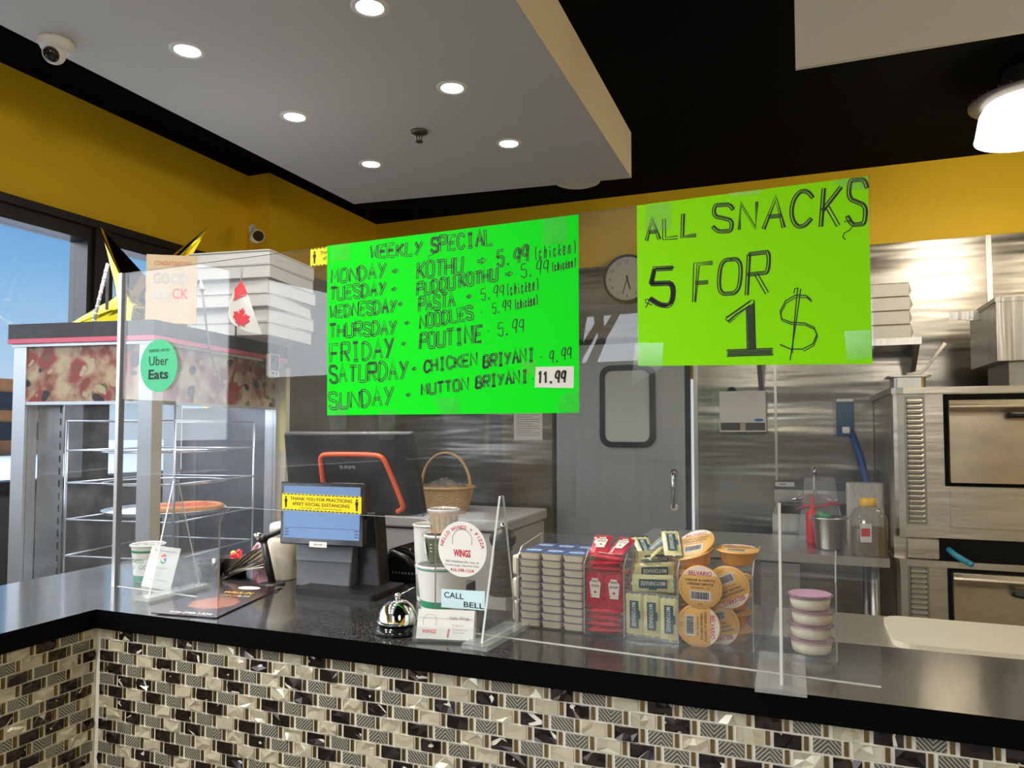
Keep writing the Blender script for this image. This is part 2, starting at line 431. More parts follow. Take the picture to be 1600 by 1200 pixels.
def glyph(ch):
    out = []
    for pl in GL[ch].split('|'):
        if not pl: continue
        cur = pl[0] == '~'; pl = pl.lstrip('~')
        p = [(hexv(q[0]) / 10, hexv(q[1]) / 10) for q in pl.split()]
        if cur:
            for _ in range(2):
                q = [p[0]]
                for a, b in zip(p, p[1:]): q += [(a[0] * .75 + b[0] * .25, a[1] * .75 + b[1] * .25), (a[0] * .25 + b[0] * .75, a[1] * .25 + b[1] * .75)]
                p = q + [p[-1]]
        out.append(p)
    return out
def outline(p, d):
    """the two sides of a fat pen stroke, closed"""
    P = [Vector(q) for q in p]; L = []; R = []
    for i, q in enumerate(P):
        t = P[min(i + 1, len(P) - 1)] - P[max(i - 1, 0)]
        if t.length < 1e-9: t = Vector((1, 0))
        t.normalize(); n = Vector((-t.y, t.x))
        if 0 < i < len(P) - 1:
            t0 = (q - P[i - 1]).normalized(); n0 = Vector((-t0.y, t0.x)); k = max(.5, n.dot(n0)); n = n / k
        L.append(q + n * d); R.append(q - n * d)
    return L + R[::-1]
def lettering(mb, s, x0, y0, x1, y1, h, X, w, double=0, fill=0, seed=1):
    """hand lettering along the baseline (x0,y0)-(x1,y1); double = half gap of the doubled outline"""
    rnd = random.Random(seed + len(s)); n = len(s)
    base = Vector((x1 - x0, y1 - y0)); adv = base.length / n; t = base.normalized(); nrm = Vector((-t.y, t.x)) * .25 + Vector((0, .75)); nrm.normalize()
    for i, ch in enumerate(s):
        o = Vector((x0, y0)) + t * adv * (i + .08); gw = adv * (.74 if ch not in '.-' else .6); hh = h * rnd.uniform(.92, 1.08); sk = rnd.uniform(-.05, .08)
        if ch == '>': hh = h * .75; o = o + nrm * h * .1
        for pl in glyph(ch):
            q = [o + t * (a * gw + b * sk * hh) + nrm * (b * hh) for a, b in pl]
            if double and ch not in '.->':
                ol = outline(q, double * (.62 if ch in 'WMN' else 1))
                mb.stroke(ol, w, X, closed=True)
                if rnd.random() < .15 + fill: mb.stroke([p + Vector((double * .35, 0)) for p in q], w * .9, X)
                if fill > .5:
                    for k in (-.6, -.2, .2, .6): mb.stroke([p + Vector((double * k, double * k * .4)) for p in q], w * 1.3, X)
            else: mb.stroke(q, w, X)

# ================================================================== ROOM SHELL
CEIL = 2.93; XL = -1.61; YB = 3.45; XR = 4.6; YR = -4.4; ZC = 1.07
struct('floor', MB().box(XL - .2, XR + .2, YR - .2, YB + .2, -.1, 0), floor_m)
struct('ceiling', MB().box(XL - .2, XR + .2, YR - .2, YB + .2, CEIL, CEIL + .1), black_ceiling)
# window wall on the left: dark dado, yellow head, openings between
BY = 2.287                                    # where the wall steps forward
wl = MB()
wl.box(XL - .16, XL, YR, YB, 0, 1.19, 1)
wl.box(XL - .16, XL, YR, YB, 2.36, CEIL, 0)
wl.box(XL - .16, XL, 2.14, YB, 1.19, 2.36, 0)
wl.box(XL - .16, XL, YR, -4.2, 1.19, 2.36, 0)
wl.box(XL, -1.458, BY, YB, 0, CEIL, 0)
struct('wall_left', wl, [yellow_paint, dark_paint])
spans = [(1.35, 2.14), (-.36, 1.27), (-1.46, -.44), (-2.75, -1.58), (-4.2, -2.83)]
fb = MB()
for i, (a, b) in enumerate(spans):
    w = MB(); t = .045
    w.box(XL - .10, XL + .012, a, b, 1.19, 1.19 + t); w.box(XL - .10, XL + .012, a, b, 2.36 - .06, 2.36)
    w.box(XL - .10, XL + .012, a, a + t * .6, 1.19 + t, 2.30); w.box(XL - .10, XL + .012, b - t * .6, b, 1.19 + t, 2.30)
    o = struct('window_%d' % (i + 1), w, black_plastic)
    g = MB().box(XL - .066, XL - .060, a + .027, b - .027, 1.235, 2.30); g.build('pane', glass_pane, o, 'clear window pane')
for i, (a, b) in enumerate(((1.27, 1.35), (-.44, -.36), (-1.58, -1.46), (-2.83, -2.75))):
    struct('trim_%d' % (i + 1), MB().box(XL - .10, XL + .03, a, b, 1.19, 2.36), black_plastic)
struct('trim_5', MB().box(XL - .02, XL + .035, YR, 2.14, 2.36, 2.395), black_plastic)
# back wall: yellow above, steel sheets below, joint strips
struct('wall_back', MB().box(XL - .2, XR + .2, YB, YB + .15, 0, CEIL), yellow_paint)
for i, (a, b) in enumerate(((-1.458, -.115), (.80, 1.245), (1.255, 2.33), (2.345, XR))):
    sp = MB(); sp.box(a, b, YB - .012, YB, .02, 2.485)
    struct('trim_%d' % (6 + i), sp, steel_wall)
struct('trim_15', MB().box(-1.458, -1.446, BY - .01, YB - .012, .02, 2.40).box(XL, -1.458, BY - .011, BY, .02, 2.10), steel_dull)
struct('trim_10', MB().box(-.115, .80, YB - .012, YB, 1.99, 2.485), steel_wall)
struct('trim_11', MB().box(2.325, 2.35, YB - .020, YB - .012, .02, 2.485).box(1.243, 1.257, YB - .014, YB - .011, .02, 2.4), steel)
struct('wall_right', MB().box(XR, XR + .15, YR, YB, 0, CEIL), yellow_paint)
# glazed shop front behind the viewer
wr = MB()
wr.box(XL, XR, YR - .15, YR, 0, .35, 1); wr.box(XL, XR, YR - .15, YR, 2.45, CEIL, 0)
wr.box(XL, -1.2, YR - .15, YR, .35, 2.45, 0); wr.box(3.9, XR, YR - .15, YR, .35, 2.45, 0)
struct('wall_rear', wr, [yellow_paint, dark_paint])
xs = [-1.2, .1, 1.3, 2.6, 3.9]
for i, (a, b) in enumerate(zip(xs, xs[1:])):
    w = MB(); t = .04
    w.box(a, b, YR - .1, YR + .01, .35, .40); w.box(a, b, YR - .1, YR + .01, 2.40, 2.45)
    w.box(a, a + t, YR - .1, YR + .01, .40, 2.40); w.box(b - t, b, YR - .1, YR + .01, .40, 2.40)
    o = struct('window_%d' % (6 + i), w, black_plastic)
    MB().box(a + t, b - t, YR - .06, YR - .054, .40, 2.40).build('pane', glass_pane, o, 'clear window pane')
# dropped white soffit over the customer side of the counter, and the bulkhead at the right
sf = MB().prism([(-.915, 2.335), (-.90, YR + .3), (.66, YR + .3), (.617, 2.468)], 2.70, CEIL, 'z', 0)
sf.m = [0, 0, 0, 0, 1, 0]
o = struct('ceiling_soffit', sf, [white_paint, lamplit_paint]); 
struct('ceiling_bulkhead', MB().box(1.387, XR, 1.34, 1.358, 2.60, CEIL), M('bulkhead_paint', (.80, .76, .69), .7))

# steel swing door with a round-cornered window
dr = thing('door_1', '', 'door', (0, YB, 0)); dr['kind'] = 'structure'; del dr['label']; del dr['category']
d0, d1 = -.075, .735
MB().box(d0, d1, -.055, -.013, .02, 1.98).build('door_leaf', steel_dull, dr)
wx0, wx1, wz0, wz1 = .213, .560, 1.335, 1.845
gm = MB(); ro = rrect(wx0, wx1, wz0, wz1, .07, 6); ri = rrect(wx0 + .034, wx1 - .034, wz0 + .034, wz1 - .034, .045, 6)
n = len(ro); v = [(a, -.075, b) for a, b in ro] + [(a, -.078, b) for a, b in ri] + [(a, -.054, b) for a, b in ro]
f = [(i, (i + 1) % n, n + (i + 1) % n, n + i) for i in range(n)] + [(2 * n + i, 2 * n + (i + 1) % n, (i + 1) % n, i) for i in range(n)]
gm.add(v, f); gm.build('window_gasket', black_plastic, dr)
MB().prism(ri, -.070, -.056, 'y').build('window_pane', M('frosted_pane', (.50, .53, .53), .25), dr)
hd = MB(); hx = .668
hd.tube([(hx, -.058, 1.185), (hx, -.095, 1.185), (hx, -.108, 1.165), (hx, -.108, 1.0), (hx, -.095, .98), (hx, -.058, .98)], .009, 8)
for z in (1.185, .98): hd.cyl((hx, -.055, z), (hx, -.062, z), .024, .024, 14)
hd.build('handle', chrome, dr)
struct('trim_12', MB().box(.735, .765, YB - .03, YB - .005, .02, 2.0).box(-.112, -.078, YB - .04, YB - .005, .02, 2.0).box(-.11, .80, YB - .03, YB - .012, 1.985, 2.02), black_plastic)
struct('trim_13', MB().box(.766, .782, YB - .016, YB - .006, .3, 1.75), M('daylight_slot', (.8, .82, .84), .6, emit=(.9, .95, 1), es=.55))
struct('trim_14', MB().box(.784, .808, YB - .035, YB - .012, .02, 2.0), steel)

# ================================================================== CEILING FITTINGS
glow = M('lamp_diffuser', (1, 1, 1), .5, emit=(1, .97, .92), es=14)
def downlight(x, y, label, power=24):
    t = thing('recessed_downlight', label, 'ceiling light', (x, y, 2.70), 0, 'recessed downlights in the white soffit')
    MB().lathe([(.040, -.001), (.044, -.004), (.056, -.003), (.058, 0)], 28, cap=False).build('trim_ring', white_plastic, t)
    MB().lathe([(.0001, -.0015), (.041, -.0015)], 28, cap=False).build('diffuser', glow, t, 'glowing white diffuser')
    if power:
        l = bpy.data.lights.new('downlight_glow', 'SPOT'); l.energy = power; l.spot_size = math.radians(150); l.spot_blend = .9; l.shadow_soft_size = .05; l.color = (1, .95, .86)
        lo = bpy.data.objects.new('downlight_glow', l); COL.objects.link(lo); lo.parent = t; lo.location = (0, 0, -.02)
LN = [('left', -.49), ('right', .21)]
for r, (yy, rn) in enumerate(((.70, 'nearest the viewer'), (1.26, 'middle row'), (1.83, 'farthest back'))):
    for side, xx in LN:
        downlight(xx, yy, 'round recessed ceiling light in white soffit, %s column, %s' % (side, {0: 'nearest the viewer', 1: 'middle of three', 2: 'farthest back'}[r]))
for yy in (.14, -.42, -.98, -1.54):
    for side, xx in LN: downlight(xx, yy, 'recessed ceiling light of the soffit above the customers', 48)
t = thing('sprinkler_head', 'small dark metal fire sprinkler hanging under the white soffit', 'sprinkler', (-.092, 1.569, 2.70))
MB().lathe([(.036, 0), (.034, -.008), (.018, -.012), (.012, -.012)], 20).build('escutcheon', M('dark_brass', (.16, .14, .11), .35, .8), t)
sp = MB(); 
for s_ in (-1, 1): sp.tube([(s_ * .010, 0, -.012), (s_ * .013, 0, -.028), (s_ * .006, 0, -.042)], .0025, 6)
sp.cyl((0, 0, -.012), (0, 0, -.04), .003); sp.build('frame_arms', MATS['dark_brass'], t)
dfm = MB().lathe([(.016, -.046), (.017, -.044), (.004, -.040)], 14); dfm.build('deflector', MATS['dark_brass'], t)
t = thing('dome_camera', 'white dome security camera with black lens on soffit edge', 'security camera', (-.840, .50, 2.70))
MB().lathe([(.052, 0), (.054, -.010), (.046, -.024), (.040, -.034)], 28).build('mount', white_plastic, t)
B_ = MB().ball((.004, -.008, -.046), .034, 24); B_.build('eyeball', white_plastic, t)
MB().lathe([(.0001, .037), (.014, .0365), (.022, .030), (.0245, .024)], 20, X=Matrix.Translation((.004, -.008, -.046)) @ Vector((.45, -.75, -.55)).to_track_quat('Z', 'Y').to_matrix().to_4x4()).build('lens_cover', black_gloss, t)
t = thing('bullet_camera', 'small white bullet camera on the yellow wall corner', 'security camera', tuple(AX(398, 372, -1.44)))
b_ = MB(); ax = Vector((.75, -.62, -.12)).normalized(); b_.cyl((0, 0, 0), ax * .11, .030, .034, 20); b_.build('housing', white_plastic, t)
MB().cyl(ax * .108, ax * .113, .029, .029, 18).build('lens', black_gloss, t)
MB().cyl((-.012, .0, .012), (.012, 0, .05), .012).cyl((-.02, 0, .05), (-.012, 0, .05), .03).build('bracket', white_plastic, t)
t = thing('ceiling_speaker', 'round white ceiling vent half hidden behind the soffit', 'vent', (.17, 3.05, CEIL))
MB().lathe([(.135, 0), (.135, -.012), (.115, -.02), (.105, -.012), (.085, -.020), (.075, -.012), (.055, -.020), (.045, -.012), (.0001, -.022)], 32).build('grille', white_plastic, t)
# high-bay pendant over the kitchen
P = AD(1610, 190, 3.0)
t = thing('pendant_light', 'large glowing ribbed dome pendant lamp hanging on black chain', 'pendant lamp', (P.x, P.y, 2.635))
shade_m = M('glowing_lens', (1, 1, 1), .4, emit=(1, .93, .80), es=2.6)
n = 60; pr = [(.195, 0), (.19, .02), (.175, .10), (.14, .165), (.10, .19)]
v = []; f = []
for k, (r, z) in enumerate(pr):
    for i in range(n * 2): a = PI * i / n; rr = r * (1 + (.012 if i % 2 else 0)); v.append((rr * math.cos(a), rr * math.sin(a), z))
m2 = n * 2
for k in range(len(pr) - 1):
    for i in range(m2): j = (i + 1) % m2; f.append((k * m2 + i, k * m2 + j, (k + 1) * m2 + j, (k + 1) * m2 + i))
MB().add(v, f, 0, True).build('lens', shade_m, t, 'glowing ribbed lens')
fl = MB().lathe([(.175, .135), (.215, .145), (.215, .150), (.10, .20), (.09, .27), (.0001, .275)], 36); fl.build('heat_sink', M('lamp_housing', (.18, .17, .16), .4, .6), t)
for i in range(30):
    a = 2 * PI * i / 30; MB().box(.175, .215, -.003, .003, .146, .160, 0, Matrix.Rotation(a, 4, 'Z')).build('cooling_fin', MATS['lamp_housing'], t)
ch = MB()
for i in range(5):
    z = .275 + i * .026; pts = [(0, 0, 0)] 
    q = [((.009 * math.cos(a)), 0, .017 * math.sin(a)) for a in [2 * PI * k / 10 for k in range(10)]]
    if i % 2: q = [(0, b, c) for b, _, c in q]
    ch.tube([(a, b, c + z) for a, b, c in q], .0028, 5, closed=True)
ch.tube([(.02, 0, .25), (-.045, 0, .29), (-.05, .0, .33), (-.01, 0, .36)], .003, 5)
ch.build('chain', black_plastic, t)
l = bpy.data.lights.new('pendant_glow', 'POINT'); l.energy = 16; l.shadow_soft_size = .19; l.color = (1, .86, .62)
lo = bpy.data.objects.new('pendant_glow', l); COL.objects.link(lo); lo.parent = t; lo.location = (0, 0, -.16)
# a second lamp of the kitchen, out of frame to the right
dup(t, (3.1, 1.25, 2.635), 'dome pendant lamp of the kitchen nearer the oven front')
for q in (dup(t, (2.5, -1.9, 2.635), 'unseen dome pendant lamp added at the right to brighten the posters'), dup(t, (.9, -3.2, 2.635), 'unseen dome pendant lamp added by the shop front to brighten the counter front')):  # two unseen lamps added to brighten the posters and tile front
    for k in q.children:
        if k.type == 'LIGHT': k.data = k.data.copy(); k.data.energy = 40; k.data.color = (1, .93, .82)

# ================================================================== OUTSIDE
snow = M('snow', (.80, .82, .86), .9, noise=(1.5, .08))
o = struct('ground', MB().box(-90, 60, -4.8, 90, -.35, -.12), snow)
struct('car_park', MB().box(-90, 60, -80, -4.8, -.35, -.12), M('asphalt', (.06, .06, .065), .9, noise=(.4, .3)))
brick = M('orange_brick', (.52, .20, .07), .9, noise=(3, .3))
t = thing('brick_building', 'orange brick building far outside the left window', 'building', (-52, 27, -.12))
MB().box(-9, 9, -9, 9, 0, 4.6).build('wall', brick, t)
for k in range(7):
    for z in (.9, 2.7):
        MB().box(9.0, 9.08, -8 + k * 2.4, -6.9 + k * 2.4, z, z + 1.1).build('window', dark_paint, t)
        MB().box(-8 + k * 2.4, -6.9 + k * 2.4, -9.08, -9, z, z + 1.1).build('window', dark_paint, t)
t = thing('shop_building', 'long low building across the car park behind the viewer', 'building', (-6, -34, -.12))
MB().box(-34, 30, -6, 0, 0, 5.0).build('wall', M('grey_siding', (.20, .19, .18), .9), t)
t = thing('far_building', 'low dark building beyond the street on the window side', 'building', (-46, -20, -.12))
MB().box(-8, 0, -14, 24, 0, 3.6).build('wall', M('dark_siding', (.10, .09, .09), .9), t)
bark = M('bark', (.10, .075, .055), .9)
def tree(x, y, h, seed, label):
    rnd = random.Random(seed); mb = MB()
    def br(p, d, L, r, k):
        q = p + d * L * .5 + Vector((rnd.uniform(-.1, .1), rnd.uniform(-.1, .1), 0)) * L; e_ = p + d * L
        mb.tube([p, q, e_], [r, r * .85, r * .7], 5)
        if k:
            for _ in range(3 if k > 1 else 2):
                nd = (d + Vector((rnd.uniform(-.75, .75), rnd.uniform(-.75, .75), rnd.uniform(-.1, .5)))).normalized()
                br(e_ if rnd.random() < .6 else q, nd, L * rnd.uniform(.6, .8), r * .6, k - 1)
    br(Vector((0, 0, 0)), Vector((.05, 0, 1)), h * .34, h * .026, 5)
    o = mb.build('bare_tree', bark); o.location = (x, y, -.12); tag(o, label, 'tree', 'bare trees outside')
tree(-.6, -12, 8.5, 3, 'bare tree mirrored in the clear screen between the two signs')
tree(-4.2, -11, 8, 5, 'bare tree outside the shop front')
tree(-9, 3.2, 4, 9, 'small bare tree outside the left window')
tree(2.2, -13, 8.5, 12, 'bare tree outside the shop front')
tree(-28.0, 15.5, 3.0, 21, 'bare shrub in the snow before the brick building')

# ================================================================== COUNTER
ct = thing('service_counter', 'L-shaped counter with black granite top and mosaic tile front', 'counter', (0, 0, 0))
top = MB()
poly = [(0, 0), (2.6, 0), (2.6, .30), (.62, .30), (.62, .56), (-.425, .56), (-.425, -1.6), (0, -1.6)]
top.prism(poly, ZC - .039, ZC, side=1); top.build('worktop', [granite, M('black_granite_edge', (.002, .002, .002), .35, spec=.06)], ct)
bd = MB().prism([(.012, .012), (2.59, .012), (2.59, .28), (.60, .28), (.60, .54), (-.41, .54), (-.41, -1.59), (-.012, -1.59), (-.012, .012)], .0, ZC - .039)
bd = MB(); bd.box(-.012, 2.59, .014, .28, 0, ZC - .039); bd.box(-.41, .60, .28, .54, 0, ZC - .039); bd.box(-.41, -.014, -1.59, .28, 0, ZC - .039)
bd.build('body', grout, ct)
RH = .0235; PW = .0525; TW = .0375; SW = .0070; G = .0030
def mosaic(name, O, r, length, rows, seed):
    """embossed glass tiles with slim metal strips between, laid in running bond"""
    rnd = random.Random(seed); mb = MB(); X = frame(O, r, (0, 0, 1))
    def tile(x0, x1, z0, z1, mi):
        h = .0020
        if mi == 0 or mi == 1:                  # faceted: raised random points
            k = .0026 if mi == 0 else .0034
            nx = rnd.choice((2, 3, 3)); pts = []
            for j in range(3):
                for i in range(nx + 1):
                    ex = i in (0, nx); ey = j in (0, 2)
                    u = i / nx + (0 if ex else rnd.uniform(-.12, .12)); vv = j / 2 + (0 if ey else rnd.uniform(-.25, .25))
                    pts.append((x0 + (x1 - x0) * u, z0 + (z1 - z0) * vv, h + (rnd.uniform(-k, k) if not (ex and ey) else 0)))
            f = []
            for j in range(2):
                for i in range(nx):
                    a = j * (nx + 1) + i; b, c, d = a + 1, a + nx + 2, a + nx + 1
                    f += [(a, b, c), (a, c, d)] if rnd.random() < .5 else [(a, b, d), (b, c, d)]
            mb.add(pts, f, mi, False, X)
            mb.add([(x0, z0, 0), (x1, z0, 0), (x1, z1, 0), (x0, z1, 0), (x0, z0, h), (x1, z0, h), (x1, z1, h), (x0, z1, h)], [(0, 1, 5, 4), (1, 2, 6, 5), (2, 3, 7, 6), (3, 0, 4, 7)], mi, False, X)
        else:
            b0 = len(mb.f)
            e_ = .0008
            mb.add([(x0, z0, 0), (x1, z0, 0), (x1, z1, 0), (x0, z1, 0), (x0 + e_, z0 + e_, h), (x1 - e_, z0 + e_, h), (x1 - e_, z1 - e_, h), (x0 + e_, z1 - e_, h)],
                   [(4, 5, 6, 7), (0, 1, 5, 4), (1, 2, 6, 5), (2, 3, 7, 6), (3, 0, 4, 7)], mi, False, X)
            if mi == 2:
                o_ = rnd.choice((0, 0, .9)); sgn = rnd.choice((1, -1))
                mb.uv[b0] = [(o_ + 0, 0), (o_ + 1, 0), (o_ + 1, .5 * sgn), (o_ + 0, .5 * sgn)]
    for k in range(rows):
        z1 = ZC - .0395 - k * RH - .0008; z0 = z1 - RH + G
        x = -(PW / 2 if k % 2 else 0) - rnd.choice((0, 0, 0.002)); c = k * 2 % 3
        while x < length:
            a, b = max(0, x), min(length, x + TW)
            if b - a > .004: tile(a, b, z0, z1, (0, 1, 2)[c] if rnd.random() > .08 else rnd.choice((0, 1, 2)))
            a, b = max(0, x + TW + G), min(length, x + TW + G + SW)
            if b - a > .003: tile(a, b, z0, z1, 3)
            c = (c + 1) % 3; x += PW
    return mb.build(name, [tile_cream, tile_dark, tile_grey, tile_gold], ct)
mosaic('tile_front', (.0, .0138, 0), (1, 0, 0), 2.59, 43, 3)
mosaic('tile_side', (-.0138, -1.59, 0), (0, 1, 0), 1.60, 43, 4)

# ================================================================== KITCHEN
# double deck oven
OY = 2.549
ov = thing('deck_oven', 'stainless steel double deck pizza oven with louvred left panels', 'oven', (1.765, OY, 0))
def ol(px, py): q = AY(px, py, OY); return q.x - 1.765, q.z
def deck(z0, z1, nm):
    b = MB(); b.prism([(.045, 0), (1.5, 0), (1.5, .85), (0, .85), (0, .045), (.006, .02), (.02, .006)], z0, z1 - .028)
    b.build(nm + '_body', steel_oven, ov)
    b = MB(); b.prism([(.045, -.012), (1.51, -.012), (1.51, .86), (-.008, .86), (-.008, .04), (.0, .012), (.016, -.004)], z1 - .028, z1)
    b.build(nm + '_top_rim', steel_oven, ov, 'folded steel top rim')
deck(.30, .878, 'lower_deck'); deck(.975, 1.632, 'upper_deck')
for z0, z1, nn in ((1.03, 1.60, 25), (.34, .855, 22)):
    lp = MB(); lp.box(.047, .130, -.004, 0, z0, z1); lp.build('louvre_panel', steel_dull, ov)
    st = (z1 - z0 - .02) / nn
    for i in range(nn):
        z = z0 + .012 + i * st; s_ = MB()
        s_.add([(.056, -.004, z), (.121, -.004, z), (.121, -.004, z + st * .62), (.056, -.004, z + st * .62), (.060, -.013, z + .001), (.117, -.013, z + .001)],
               [(0, 1, 5, 4), (4, 5, 2, 3), (0, 4, 3), (1, 2, 5)])
        s_.box(.056, .062, -.0045, -.004, z + st * .2, z + st * .75, 1).box(.115, .121, -.0045, -.004, z + st * .2, z + st * .75, 1)
        s_.build('louvre', [steel_oven, black_matte], ov)
def oven_door(z0, z1, hz):
    MB().box(.200, 1.40, -.004, .001, z0 - .018, z1 + .028).build('door_recess', black_matte, ov, 'black gap around oven door')
    d = MB(); d.rbox(.216, 1.385, -.040, -.004, z0, z1, .006, axis='y')
    d.grid(lambda u, v: (.216 + 1.169 * u, -.0405 - .012 * math.sin(PI * min(1, max(0, (v - .86) / .12))), z0 + (z1 - z0) * v), 2, 30)
    o = d.build('door', steel_warm, ov, 'heat-stained steel drop door')
    h = MB(); h.tube([(.43, -.045, hz), (.43, -.078, hz), (.445, -.092, hz), (.80, -.092, hz), (.815, -.078, hz), (.815, -.045, hz)], .012, 10)
    h.build('handle', black_plastic, o)
oven_door(1.218, 1.572, 1.505); oven_door(.50, .835, .768)
MB().rbox(.216, 1.385, -.03, 0, 1.028, 1.198, .006, axis='y').build('lower_front_panel', steel_oven, ov)
MB().box(.05, .170, -.006, .04, .885, .968).box(0, 1.5, .04, .85, .878, .975).build('spacer_block', steel_oven, ov)
MB().box(.172, 1.45, -.002, .039, .880, .972).build('spacer_gap', black_matte, ov, 'black gap between the two decks')
for x_, y_ in ((.08, .1), (1.4, .1), (.08, .75), (1.4, .75)): MB().cyl((x_, y_, 0), (x_, y_, .30), .03).build('leg', steel_dull, ov)
br = thing('oven_brush', 'blue-handled brush poking out between the oven decks', 'brush', (1.94, 2.52, .93))
MB().tube([(.03, .022, .0), (.05, -.01, -.02), (.095, -.06, -.045)], [.012, .013, .012], 10).ball((.097, -.062, -.046), .0125, 10).build('handle', teal_plastic, br)
# food pan and ladle on the oven
pn = thing('food_pan', 'small stainless food pan standing on top of the oven', 'pan', (1.835, 2.66, 1.632))
pm = MB(); pm.prism(rrect(-.060, .075, -.06, .08, .02), 0, .05); pm.build('pan_body', steel, pn)
pm = MB(); pm.prism(rrect(-.080, .095, -.08, .10, .02), .05, .056); pm.build('rim', steel, pn)
ld = thing('serving_spoon', 'white-handled spoon leaning out of the food pan on the oven', 'spoon', (1.86, 2.66, 1.688))
MB().tube([(-.02, 0, .004), (.03, 0, .012), (.055, -.005, .03), (.085, -.01, .075), (.135, -.02, .145)], [.012, .012, .006, .006, .008], 8).build('spoon_body', white_plastic, ld)
# equipment box on oven
hb = thing('heat_lamp_box', 'stainless steel box unit raised on a stand at the right edge', 'equipment', (2.20, 2.56, 1.632))
MB().box(-.02, .75, .02, .55, .11, .365).build('housing', steel, hb)
MB().box(-.025, .76, .015, .56, .365, .385).build('lid', steel, hb)
MB().box(.03, .6, .06, .45, 0, .11).build('stand', steel_dull, hb)
MB().box(-.0215, -.02, .18, .215, .125, .155).build('label_plate', white_paper, hb)
ba = MB(); ba.box(-.075, -.01, .33, .345, .33, .375).box(-.145, -.075, .33, .334, .335, .372).cyl((-.05, .33, .352), (-.05, .325, .352), .012); ba.build('hose_bracket', steel, hb)
# wall shelf with pizza boxes, right
sh = thing('wall_shelf', 'stainless wall shelf holding pizza boxes above the sink', 'shelf', (0, 0, 0))
q = AY(1440, 532, 3.08); sx = q.x; sz = q.z
MB().box(sx - .95, sx, 3.08, 3.437, sz - .018, sz + .018).build('shelf_board', steel, sh)
for bx in (sx - .03, sx - .80):
    b = MB(); b.prism([(3.10, sz - .018), (3.437, sz - .018), (3.437, sz - .26)], bx, bx + .025, 'x'); b.build('bracket', steel_dull, sh)
for k in range(4):
    b = MB(); w = .40; z = sz + .019 + k * .072
    b.box(-w, 0, 0, .34, 0, .064, 0); b.box(-w, .0, -.002, .34, .064, .068, 1)
    b.poly([(0.001, -.001, .002), (.001, .09, .002), (.001, .0, .060)], 0); b.poly([(.001, -.001, .004), (.018, .05, .03), (.001, -.001, .062)])
    o = b.build('pizza_box', [brightened_card, brown_card]); o.location = (sx - .045 - (.005 * (k % 2)), 3.09, z)
    tag(o, 'white pizza box on the steel wall shelf, %s of its stack of four' % ['bottom', 'second from bottom', 'second from top', 'top'][k], 'pizza box', 'pizza boxes on the wall shelf')
# steel work table and the things on it
tb = thing('work_table', 'stainless work table in front of the hand sink', 'table', (0, 0, 0))
MB().box(.62, 1.726, 2.375, 2.98, .862, .90).build('table_top', steel, tb)
MB().box(.66, 1.69, 2.42, 2.95, .25, .27).build('undershelf', steel_dull, tb)
for x_, y_ in ((.68, 2.43), (1.67, 2.43), (.68, 2.93), (1.67, 2.93)): MB().cyl((x_, y_, 0), (x_, y_, .862), .02).build('leg', steel_dull, tb)
cab = thing('under_table_cabinet', 'steel cabinet standing under the work table', 'cabinet', (.9, 2.46, 0))
MB().box(0, .47, 0, .45, .275, .84).build('cabinet_body', steel_dull, cab)
sk = thing('hand_sink', 'small stainless hand sink mounted on the steel wall', 'sink', (0, YB - .012, 0))
MB().box(1.237, 1.69, -.02, 0, 1.03, 1.148).build('backsplash', steel, sk)
MB().box(1.237, 1.69, -.023, -.02, 1.10, 1.150).build('splash_lip', M('dark_steel', (.12, .12, .12), .4, 1), sk)
bs = MB(); bs.box(1.237, 1.69, -.40, -.37, .84, 1.0).box(1.237, 1.262, -.37, -.02, .84, 1.0).box(1.665, 1.69, -.37, -.02, .84, 1.0).box(1.262, 1.665, -.37, -.02, .82, .84)
bs.build('basin', steel, sk)
MB().box(1.242, 1.345, -.0255, -.0235, 1.118, 1.143).box(1.265, 1.30, -.0258, -.0255, 1.128, 1.133, 1).build('label_plate', [white_paper, ink_black], sk)
fc = thing('faucet', 'chrome two-handle faucet with gooseneck spout over the hand sink', 'faucet', (1.452, YB - .03, 1.055))
MB().tube([(0, -.02, 0), (0, -.03, .06), (0, -.035, .13), (0, -.05, .165), (0, -.075, .175), (0, -.09, .165), (0, -.092, .145)], [.018, .012, .010, .010, .010, .010, .011], 10).build('spout', chrome, fc)
MB().rbox(-.085, .085, -.05, 0, -.02, .03, .015, axis='y').build('body', chrome, fc)
for s_ in (-1, 1):
    MB().cyl((s_ * .055, -.05, .005), (s_ * .055, -.075, .005), .02).tube([(s_ * .055, -.07, .005), (s_ * .12, -.085, -.002)], .007, 8).build('handle', chrome, fc)
# dispensers and wall items
dp = thing('paper_towel_dispenser', 'white metal paper towel dispenser with blue oval on steel wall', 'dispenser', (0, YB - .012, 0))
MB().box(.944, 1.200, -.105, 0, 1.485, 1.668).build('cover', M('dispenser_white', (.62, .61, .59), .4, .1), dp)
MB().box(.949, 1.195, -.100, 0, 1.440, 1.484).build('outlet', M('dark_outlet', (.05, .048, .045), .4), dp)
MB().box(.944, 1.200, -.106, -.0, 1.432, 1.440).box(.944, .949, -.106, 0, 1.44, 1.485).box(1.195, 1.2, -.106, 0, 1.44, 1.485).build('frame', MATS['dispenser_white'], dp)
MB().box(1.058, 1.088, -.101, -.1005, 1.441, 1.483).build('paper_tongue', M('kraft_paper', (.42, .33, .25), .8), dp)
MB().disc((1.162, 1.500), .026, 28, 0, frame((0, -.1065, 0), (1, 0, 0), (0, 0, 1)), .008).build('oval_badge', blue_plastic, dp)
MB().lathe([(.026, 0), (.026, .012), (.016, .013), (.016, 0)], 20, X=frame((1.008, -.03, 1.672), (1, 0, 0), (0, 0, 1))).build('lock', black_plastic, dp)
